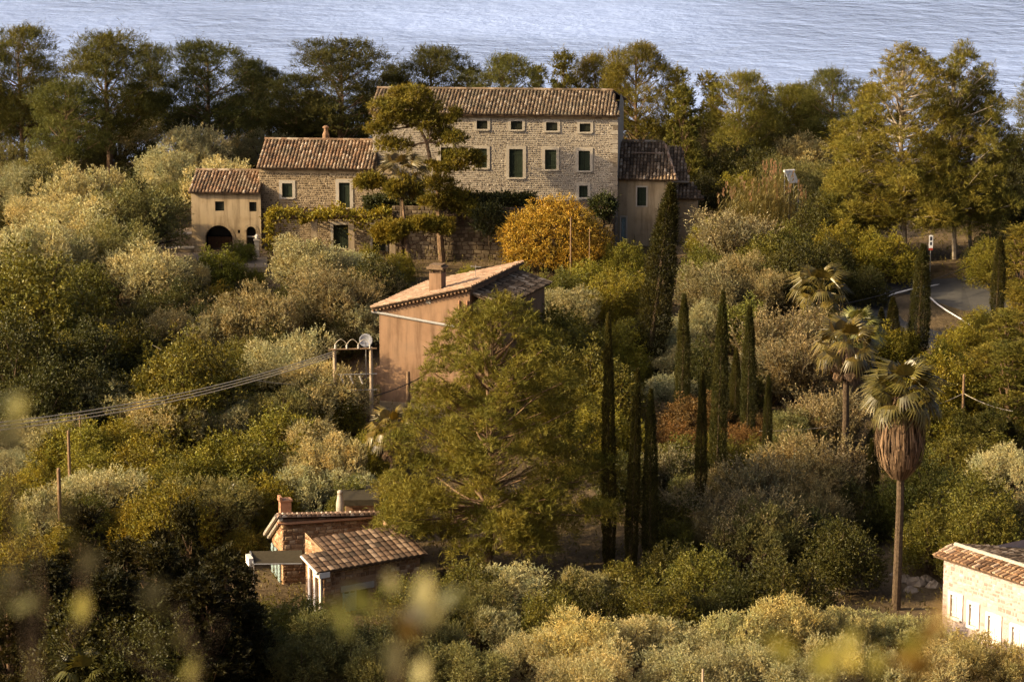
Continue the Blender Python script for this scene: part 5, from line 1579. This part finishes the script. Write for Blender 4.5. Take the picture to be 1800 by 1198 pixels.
def palm(px, top, base_y, crown_px, label, skirt=0.0, n=30, col=(.11, .10, .03), dead=8, trunk_r=.2):
    b = ground_hit(px, base_y); D = b.y; m = mpp(D); R_ = crown_px * m / 2; s = R_ / 1.9
    zt = W(px, top, D).z - b.z - R_ * .75
    zt = max(zt, .5)
    r = empty('fan_palm', b); tag(r, label, 'palm tree', 'fan palms')
    mb = MB(); mb.tube([(0, 0, -.4), (0, 0, .1), (.06, 0, zt * .5), (0, 0, zt)], [trunk_r * 1.4, trunk_r * 1.1, trunk_r * .9, trunk_r * .85], 10); mb.build('trunk', M['bark'], r)
    for k in range(n):
        f = link('frond', FR[k % 2], r); az = k * 2.39996 + random.uniform(-.2, .2); el = R(78) - (k / n) * R(120) + random.uniform(-.12, .12)
        f.location = (.12 * math.cos(az), .12 * math.sin(az), zt + random.uniform(-.1, .12))
        f.rotation_euler = (random.uniform(-.5, .5), -el, az); sc = s * random.uniform(.88, 1.1); f.scale = (sc, sc, sc)
        v = random.uniform(.75, 1.35); f.color = (col[0] * v, col[1] * v, col[2] * v, 1)
    for k in range(dead):
        f = link('dead_frond', FRD, r); az = k * 2.39996; f.location = (.15 * math.cos(az), .15 * math.sin(az), zt - .15 - random.uniform(0, .4))
        f.rotation_euler = (random.uniform(-.4, .4), R(random.uniform(55, 82)), az); sc = s * random.uniform(.7, .95); f.scale = (sc, sc, sc)
    if skirt:
        sk = skirt * m; V = []; nn = 1500
        for k in range(nn):
            t = random.uniform(0, 6.283); u0 = random.uniform(0, .75); l = random.uniform(.25, .5) * sk
            def prof(u): return np.interp(u, [0, .12, .35, .62, .85, 1], [.35, .6, .9, 1.0, .78, .36]) * (R_ * .5)
            z0 = zt - u0 * sk; u1 = min(1, u0 + l / sk); z1 = zt - u1 * sk
            j = random.choice((.8, .92, 1.0, 1.18)) * random.uniform(.88, 1.1); w = random.uniform(.018, .045)
            c, s_ = math.cos(t), math.sin(t); tn = np.array([-s_, c, 0])
            p0 = np.array([c * prof(u0) * j, s_ * prof(u0) * j, z0]); um = (u0 + u1) / 2
            p1 = np.array([c * prof(u1) * j * .98, s_ * prof(u1) * j * .98, z1]); pm = np.array([c * prof(um) * j * 1.03, s_ * prof(um) * j * 1.03, (z0 + z1) / 2])
            V.append([p0 - tn * w, pm - tn * w, pm + tn * w, p0 + tn * w]); V.append([pm - tn * w, p1 - tn * .01, p1 + tn * .01, pm + tn * w])
        o = link('dead_frond_skirt', quads_mesh('dead_frond_skirt', np.array(V), M['dead_frond']), r); o['kind'] = 'stuff'
palm(1575, 640, 1072, 150, 'tall fan palm with thick brown skirt of dead fronds on a bare trunk', skirt=150, n=40, dead=14, trunk_r=.21, col=(.105, .088, .022))
palm(1482, 562, 860, 125, 'fan palm with dry orange lower fronds, left of the skirted palm', skirt=50, n=28, dead=22, col=(.12, .092, .022), trunk_r=.2)
palm(1440, 470, 610, 105, 'fan palm below the road, left of the orange-topped stand', n=26, dead=10, col=(.125, .10, .022))
palm(1505, 545, 700, 100, 'low fan palm behind the skirted palm, under the road edge', n=24, dead=8, col=(.12, .12, .03))
palm(400, 855, 960, 110, 'low green fan palm left of the tall stone cottage', n=22, dead=2, col=(.09, .085, .022))
palm(690, 720, 880, 100, 'fan palm left of the big central pine', n=22, dead=12, col=(.15, .11, .02))
palm(150, 1150, 1290, 150, 'dark palm fronds at the very bottom left edge', n=22, dead=0, col=(.10, .095, .025))
palm(706, 268, 470, 95, 'feathery palm between the two umbrella pines', n=24, dead=4, col=(.15, .12, .05), trunk_r=.16)

# --- cane reeds
def reeds():
    p = ground_hit(1345, 385); Yd = 209; c0 = W(1345, 372, Yd); z0 = gz(c0.x, Yd)
    r = empty('cane_reeds', (c0.x, Yd, z0)); tag(r, 'clump of tall pale cane reeds with feathery plumes', 'reeds')
    V = []; PL = []
    for k in range(520):
        x = random.gauss(0, 1.5); y = random.uniform(-1.6, 1.6); x = max(-3.2, min(3.4, x)); h = (W(1345, 308, Yd).z - z0) * (1 - (x / 4.6) ** 2) * random.uniform(.72, 1.08)
        ln = x * .06 + random.gauss(0, .08); top = np.array([x + ln * h, y, h]); b = np.array([x, y, 0.0])
        s = np.array([.012, .012, 0]); V.append([b - s, top - s * .4, top + s * .4, b + s])
        for q in range(7):
            f = random.uniform(.3, 1.0); q0 = b + (top - b) * f; a = random.uniform(0, 6.28); dd = np.array([math.cos(a) * .35, math.sin(a) * .35, .42]); sd = np.array([-math.sin(a), math.cos(a), 0]) * .026
            V.append([q0, q0 + dd * .5 + sd, q0 + dd * 1.05 + np.array([0, 0, -.1]), q0 + dd * .5 - sd])
        if k % 15 == 0:
            for q in range(14):
                e = top + np.array([random.gauss(0, .05), random.gauss(0, .05), random.uniform(.05, .75)]); PL.append([e, e + np.array([.03, .01, .1]), e + np.array([0, 0, .24]), e + np.array([-.03, .01, .1])])
    o = link('foliage', quads_mesh('reed_foliage', np.array(V), M['leaf']), r); o.color = (.23, .20, .085, 1)
    o = link('plumes', quads_mesh('reed_plumes', np.array(PL), M['leaf']), r); o.color = (.36, .22, .13, 1); o['kind'] = 'stuff'
reeds()

# --- undergrowth over the whole slope
def undergrowth():
    n = 21000
    y = rng.uniform(119, 232, n); x = rng.uniform(-1, 1, n) * (y * .185 + 3)
    keep = np.ones(n, bool)
    for (x0, y0, x1, y1) in NOGROW: keep &= ~((x > x0) & (x < x1) & (y > y0) & (y < y1))
    x, y = x[keep], y[keep]; n = len(x)
    hgt = .25 + .75 * np.clip(np.sin(x * .7 + 2) * np.cos(y * .53) + .35 + .4 * rng.normal(size=n), 0, 1.3)
    c = np.stack([x, y, g(x, y) - .05 + rng.uniform(0, 1, n) * hgt * .6], 1)
    d = unit(np.array([0, 0, 1.0]) + .55 * rng.normal(size=(n, 3)))
    q = sprigs(c, d, .2 + .4 * hgt * rng.uniform(.6, 1, n), 6, .16, .06, 1.0)
    o = link('undergrowth', quads_mesh('undergrowth', q, M['leaf'])); o.color = (.15, .125, .04, 1)
    tag(o, 'low mixed scrub and grass covering the slope between the trees', kind='stuff')
def nog(px0, px1, py0, py1):
    ps = [ground_hit(a, b) for a in (px0, px1) for b in (py0, py1)]
    return (min(p.x for p in ps), min(p.y for p in ps), max(p.x for p in ps), max(p.y for p in ps))
NOGROW = [nog(1440, 1800, 484, 640), nog(262, 470, 440, 476), nog(1560, 1650, 960, 1050)]
undergrowth()

# ------------------------------------------------------------------ poles and wires
def pole(px, top, base_y, rad, label, mat='pole', name='wooden_pole', group=None, cap=True):
    b = ground_hit(px, base_y); zt = W(px, top, b.y).z - b.z
    mb = MB(); mb.tube([(0, 0, -.6), (0, 0, zt * .5), (0, 0, zt - .08), (0, 0, zt)], [rad * 1.15, rad, rad * .88, rad * .6], 8)
    o = mb.build(name, M[mat]); o.location = b; tag(o, label, 'pole', group)
    return b, zt
pole(718, 652, 745, .13, 'thick wooden pole in front of the pink plaster house')
pole(982, 555, 640, .08, 'wooden post among the shrubs right of the pink house')
pole(125, 756, 915, .09, 'wooden pole at left, tallest of the three poles', group='poles on the left slope')
pole(144, 730, 850, .07, 'thin wooden pole at left, farthest of the three poles', group='poles on the left slope')
pole(108, 822, 985, .11, 'stout wooden pole at left, nearest of the three poles', group='poles on the left slope')
pole(1003, 382, 500, .06, 'thin pole in front of the yellow tree', 'pole')
pole(1036, 400, 500, .035, 'very thin stake right of the pole by the yellow tree', 'pole')
PB, PZt = pole(1690, 657, 810, .085, 'thin reddish pole carrying wires at right, behind the skirted palm')
pole(1234, 1175, 1300, .06, 'pale stake at the bottom edge below the cypresses', 'concrete_pole')

def wire(pts, rad, label, mat='cable', sag=.0, n=16):
    mb = MB(); a, b = Vector(pts[0]), Vector(pts[1]); q = []
    for k in range(n + 1):
        t = k / n; p = a.lerp(b, t); p.z -= sag * 4 * t * (1 - t); q.append(p)
    mb.tube(q, rad, 5); o = mb.build('power_line', M[mat]); tag(o, label, 'wire'); return o
def pylon():
    b1 = ground_hit(588, 730); D = 166.0
    A = W(588, 612, D); B = W(652, 610, D)
    za, zb = gz(A.x, D), gz(B.x, D)
    r = empty('power_pole_pair', (A.x, D, za)); tag(r, 'pair of concrete power poles with crossbars and insulators left of the pink house', 'power poles')
    hA = A.z - za; dx = B.x - A.x; hB = B.z - za
    for x, h, zb_ in ((0, hA, 0), (dx, hB, zb - za)):
        mb = MB(); mb.tube([(x, 0, zb_ - .5), (x, 0, h)], [.14, .10], 8); mb.build('pole', M['concrete_pole'], r)
    m = mpp(D)
    for dz, rad in ((-.05, .05), (-1.55, .025), (-2.5, .02)):
        mb = MB(); mb.tube([(-.35 if rad > .03 else 0, -.1, hA + dz), (dx + .35, -.1, hB + dz)], rad, 6); mb.build('crossbar', M['metal' if rad < .03 else 'pole'], r)
    for k in range(4):
        x = .05 + k * (dx - .1) / 3
        mb = MB(); mb.lathe([(.03, 0), (.07, .05), (.04, .1), (.07, .15), (.04, .2), (.06, .26), (.02, .3)], (x, -.1, hA - .02), 8); mb.build('insulator', M['porcelain'], r)
    for k in range(3):
        x = .35 + k * .55
        mb = MB()
        for q in range(3): mb.tube([(x + q * .06, -.12, hA - 1.62 - q * .16), (x + q * .06 + .06, -.12, hA - 1.76 - q * .16)], [.07, .05], 6)
        mb.build('fuse', M['porcelain'], r)
    for k in range(3):
        mb = MB(); x0 = .05 + k * (dx - .1) / 3; x1 = x0 + (dx - .1) / 3; q = []
        for i in range(9):
            t = i / 8; q.append((x0 + (x1 - x0) * t, -.12, hA + .28 + .28 * math.sin(math.pi * t)))
        mb.tube(q, .018, 5); mb.build('jumper_wire', M['cable'], r)
    for k, (y0, y1) in enumerate(((612, 735), (618, 742), (622, 750))):
        a = W(586, 618 + k * 4, D - .1); b = W(-60, 748 + k * 7, 134.0 + k * .4)
        wire((a, b), .03, ['uppermost', 'middle', 'lowest'][k] + ' of the three pale power lines sagging left from the pole pair', sag=.6)
    tr_ = min(TREES, key=lambda t: abs(t[1] - 285) + abs(t[2] - 640)) ; lo_ = tr_[0].location
    e_ = W(268, 606, min(lo_.y, 172) - 7)
    wire((e_, W(588, 672, D)), .018, 'thin pale cable from the power poles, mostly hidden among the trees', sag=.85, n=24)
    wire((W(652, 697, D), W(745, 660, 170)), .035, 'dark cable running from the power poles across the pink wall', 'cable_dark', sag=.12)
    wire((W(540, 650, 160), W(588, 676, D)), .018, 'short pale cable hanging left of the power poles', sag=.3)
    # wires on the right
    t = PB + Vector((0, 0, PZt * .78))
    wire((t, W(1600, 722, PB.y - 2)), .016, 'pale wire leading left from the reddish pole', sag=.15)
    wire((t, W(1780, 722, PB.y - 4)), .018, 'pale wire leading right from the reddish pole', sag=.15)
    wire((W(1335, 757, 158), W(1480, 746, 160)), .018, 'pale horizontal cable behind the small cypress on the right', sag=.1)
    wire((W(985, 598, 178), W(1190, 596, 180)), .02, 'dark cable stretched between the cypresses', 'cable_dark', sag=.2)
    wire((W(1395, 550, 186), W(1720, 462, 199)), .03, 'dark cable rising to the right across the road', 'cable_dark', sag=.4)
pylon()

# ------------------------------------------------------------------ out-of-focus leaves close to the camera
def near_shrub(label, stems, leaves, Yd, col):
    """stems: pixel polylines; leaves: (px, py, size_px, angle, colour)"""
    bx = stems[0][0][0]; b = W(bx, 1198, Yd); zg = gz(b.x, Yd)
    r = empty('near_bush', (b.x, Yd, zg)); tag(r, label, 'bush', 'out-of-focus bushes close to the camera')
    org = Vector((b.x, Yd, zg)); m = mpp(Yd)
    for st in stems:
        mb = MB(); pts = [Vector((0, 0, -.1))] + [W(px, py, Yd + .05 * k) - org for k, (px, py) in enumerate(st)]
        mb.tube(pts, [.0018] + [.0015] * (len(pts) - 2) + [.001], 5); mb.build('stem', M['bark'], r)
    lm = MB(); lm.v = [(0, 0, 0), (.25, -.22, .03), (.6, -.26, .02), (1, 0, -.03), (.6, .26, .02), (.25, .22, .03), (.45, 0, -.02)]
    lm.f = [(0, 1, 6), (1, 2, 6), (2, 3, 6), (3, 4, 6), (4, 5, 6), (5, 0, 6)]
    me = lm.mesh('near_leaf', M['leaf'], True)
    for (px, py, s, ang, c) in leaves:
        o = link('leaf', me, r); o.location = W(px, py, Yd + random.uniform(-.15, .25)) - org
        sc = s * m; o.scale = (sc, sc, sc); o.rotation_euler = (R(70 + random.uniform(-30, 30)), -R(ang), random.uniform(-.4, .4)); o.color = (*c, 1)
gy = (.20, .175, .03); gg = (.085, .085, .02); go = (.17, .10, .02); pw = (.30, .27, .13); dk = (.035, .03, .01)
random.seed(21)
def leafset(box, n, cols, s=(35, 60)):
    return [(random.uniform(box[0], box[2]), random.uniform(box[1], box[3]), random.uniform(*s), random.uniform(20, 160), random.choice(cols)) for _ in range(n)]
near_shrub('blurred dark leafy twigs close to the camera at the lower left corner', [[(60, 1230), (70, 1050), (60, 930)], [(60, 1230), (150, 1080), (140, 950)], [(60, 1230), (20, 900), (15, 760)]],
           leafset((-10, 920, 140, 1090), 7, [dk, dk, dk, gg]) + [(140, 1095, 70, 80, gy), (20, 735, 50, 60, gy), (22, 790, 60, 80, pw), (5, 720, 40, 40, gg), (45, 940, 50, 100, gg), (20, 1075, 55, 30, gg)], 2.6, gy)
near_shrub('blurred leafy twig close to the camera at the bottom, left of centre', [[(330, 1230), (345, 1150), (310, 1060)], [(330, 1230), (200, 1120)], [(330, 1230), (390, 1090)]],
           [(325, 1195, 45, 60, gy), (345, 1180, 45, 100, gy)] + leafset((200, 1040, 400, 1160), 5, [dk, dk, gg]), 2.6, gy)
near_shrub('blurred pale green leafy branch close to the camera, in front of the cottage', [[(690, 1230), (700, 1140), (715, 1090), (730, 1030)], [(690, 1230), (720, 1100), (660, 1060)], [(690, 1230), (760, 1080), (790, 1060)]],
           [(690, 1045, 50, 100, pw), (735, 1070, 70, 75, pw), (745, 1100, 60, 60, pw), (660, 1080, 70, 140, gg), (700, 1085, 80, 20, dk), (770, 1070, 60, 45, gg), (620, 1085, 60, 150, gg), (690, 1190, 75, 88, pw), (735, 1210, 60, 80, pw), (720, 1130, 60, 100, go), (610, 1120, 60, 100, gg), (790, 1060, 50, 30, gg)], 2.7, gy)
near_shrub('blurred yellow and orange leaves close to the camera at the lower right', [[(1500, 1230), (1490, 1170), (1470, 1140)], [(1500, 1230), (1570, 1150), (1640, 1100)], [(1500, 1230), (1400, 1160)]],
           [(1492, 1180, 45, 80, (.40, .33, .05)), (1480, 1150, 60, 60, gy), (1400, 1160, 80, 140, gy), (1420, 1180, 90, 30, gy), (1580, 1150, 60, 45, gy), (1560, 1160, 80, 20, go), (1610, 1130, 80, 40, go), (1640, 1105, 60, 60, go), (1590, 1185, 80, 20, go), (1540, 1190, 60, 90, gy), (1450, 1195, 70, 90, gy)], 2.4, gy)

# ------------------------------------------------------------------ labels for the planted trees: look + nearest landmark, then order from left
MARKS = [('the plaster outbuilding', 398, 390), ('the stone wing', 560, 330), ('the stone farmhouse', 900, 270), ('the plaster annex', 1140, 340), ('the cane reeds', 1345, 340), ('the tall right pines', 1620, 300),
         ('the road', 1640, 530), ('the pink house', 745, 590), ('the power poles', 620, 650), ('the central pine', 862, 780), ('the tall cottage', 590, 930), ('the low cottage', 620, 1010), ('the skirted palm', 1575, 760),
         ('the pale right house', 1730, 1040), ('the left pole trio', 125, 820), ('the yellow tree', 985, 400), ('the rust-red shrubs', 1240, 715), ('the reddish wire pole', 1690, 730), ('the crossing cable', 390, 645), ('the gate pillar', 452, 430)]
ORD = ['leftmost', 'second from left', 'third from left', 'fourth from left', 'fifth from left', 'sixth from left', 'seventh from left', 'eighth from left', 'ninth from left', 'tenth from left', 'eleventh from left', 'twelfth from left']
from collections import defaultdict
buckets = defaultdict(list)
SPECIAL_LABELS = {('PG', 874): 'big dense pine in the centre, in front of the pink house', ('PG', 1600): 'widest of the tall golden pines with pale trunks, behind the road sign',
    ('PG', 1690): 'tall golden pine with pointed top, right of the widest tall pine', ('PG', 1715): 'darkest of the tall pines, partly hidden at the right', ('PG', 1520): 'lowest of the tall golden pines, beside the cane reeds',
    ('CY', 1140): 'tallest cypress, leaning slightly right below the plaster annex', ('PD', -150): 'dark pine just beyond the left edge of the view', ('PD', -330): 'dark pine well beyond the left edge of the view', ('PD', -520): 'dark pine farthest beyond the left edge of the view'}
for (r, px, py, kind, w) in TREES:
    if (kind, px) in SPECIAL_LABELS:
        tag(r, SPECIAL_LABELS[(kind, px)], NAMES[kind][1], NAMES[kind][2] + 's on the hillside'); continue
    nm, cat, look = NAMES[kind]
    mk = min(MARKS, key=lambda m: (m[1] - px) ** 2 + 1.4 * (m[2] - py) ** 2)
    dx, dy = px - mk[1], py - mk[2]
    if px < -30 or px > 1835: rel, mkname = 'beyond the %s edge of the view' % ('left' if px < 0 else 'right'), ''
    elif py < 200: rel, mkname = 'against the sea', ''
    elif abs(dx) > 1.1 * abs(dy): rel, mkname = ('left of' if dx < 0 else 'right of'), mk[0]
    else: rel, mkname = ('behind' if dy < 0 else 'below'), mk[0]
    size = 'large ' if w >= 150 and not kind.startswith('P') else ('small ' if w <= 75 and kind not in ('CY', 'C') else '')
    buckets[(kind, size + look, rel, mkname)].append((px, r, cat))
for (kind, look, rel, mkname), items in buckets.items():
    items.sort(key=lambda t: t[0])
    base = (look + ' ' + rel + ' ' + mkname).strip()
    for i, (px, r, cat) in enumerate(items):
        lab = base if len(items) == 1 else base + ', ' + (ORD[i] if i < len(ORD) else 'rightmost')
        tag(r, lab, cat, NAMES[kind][2] + 's on the hillside' if len(items) > 1 or True else None)
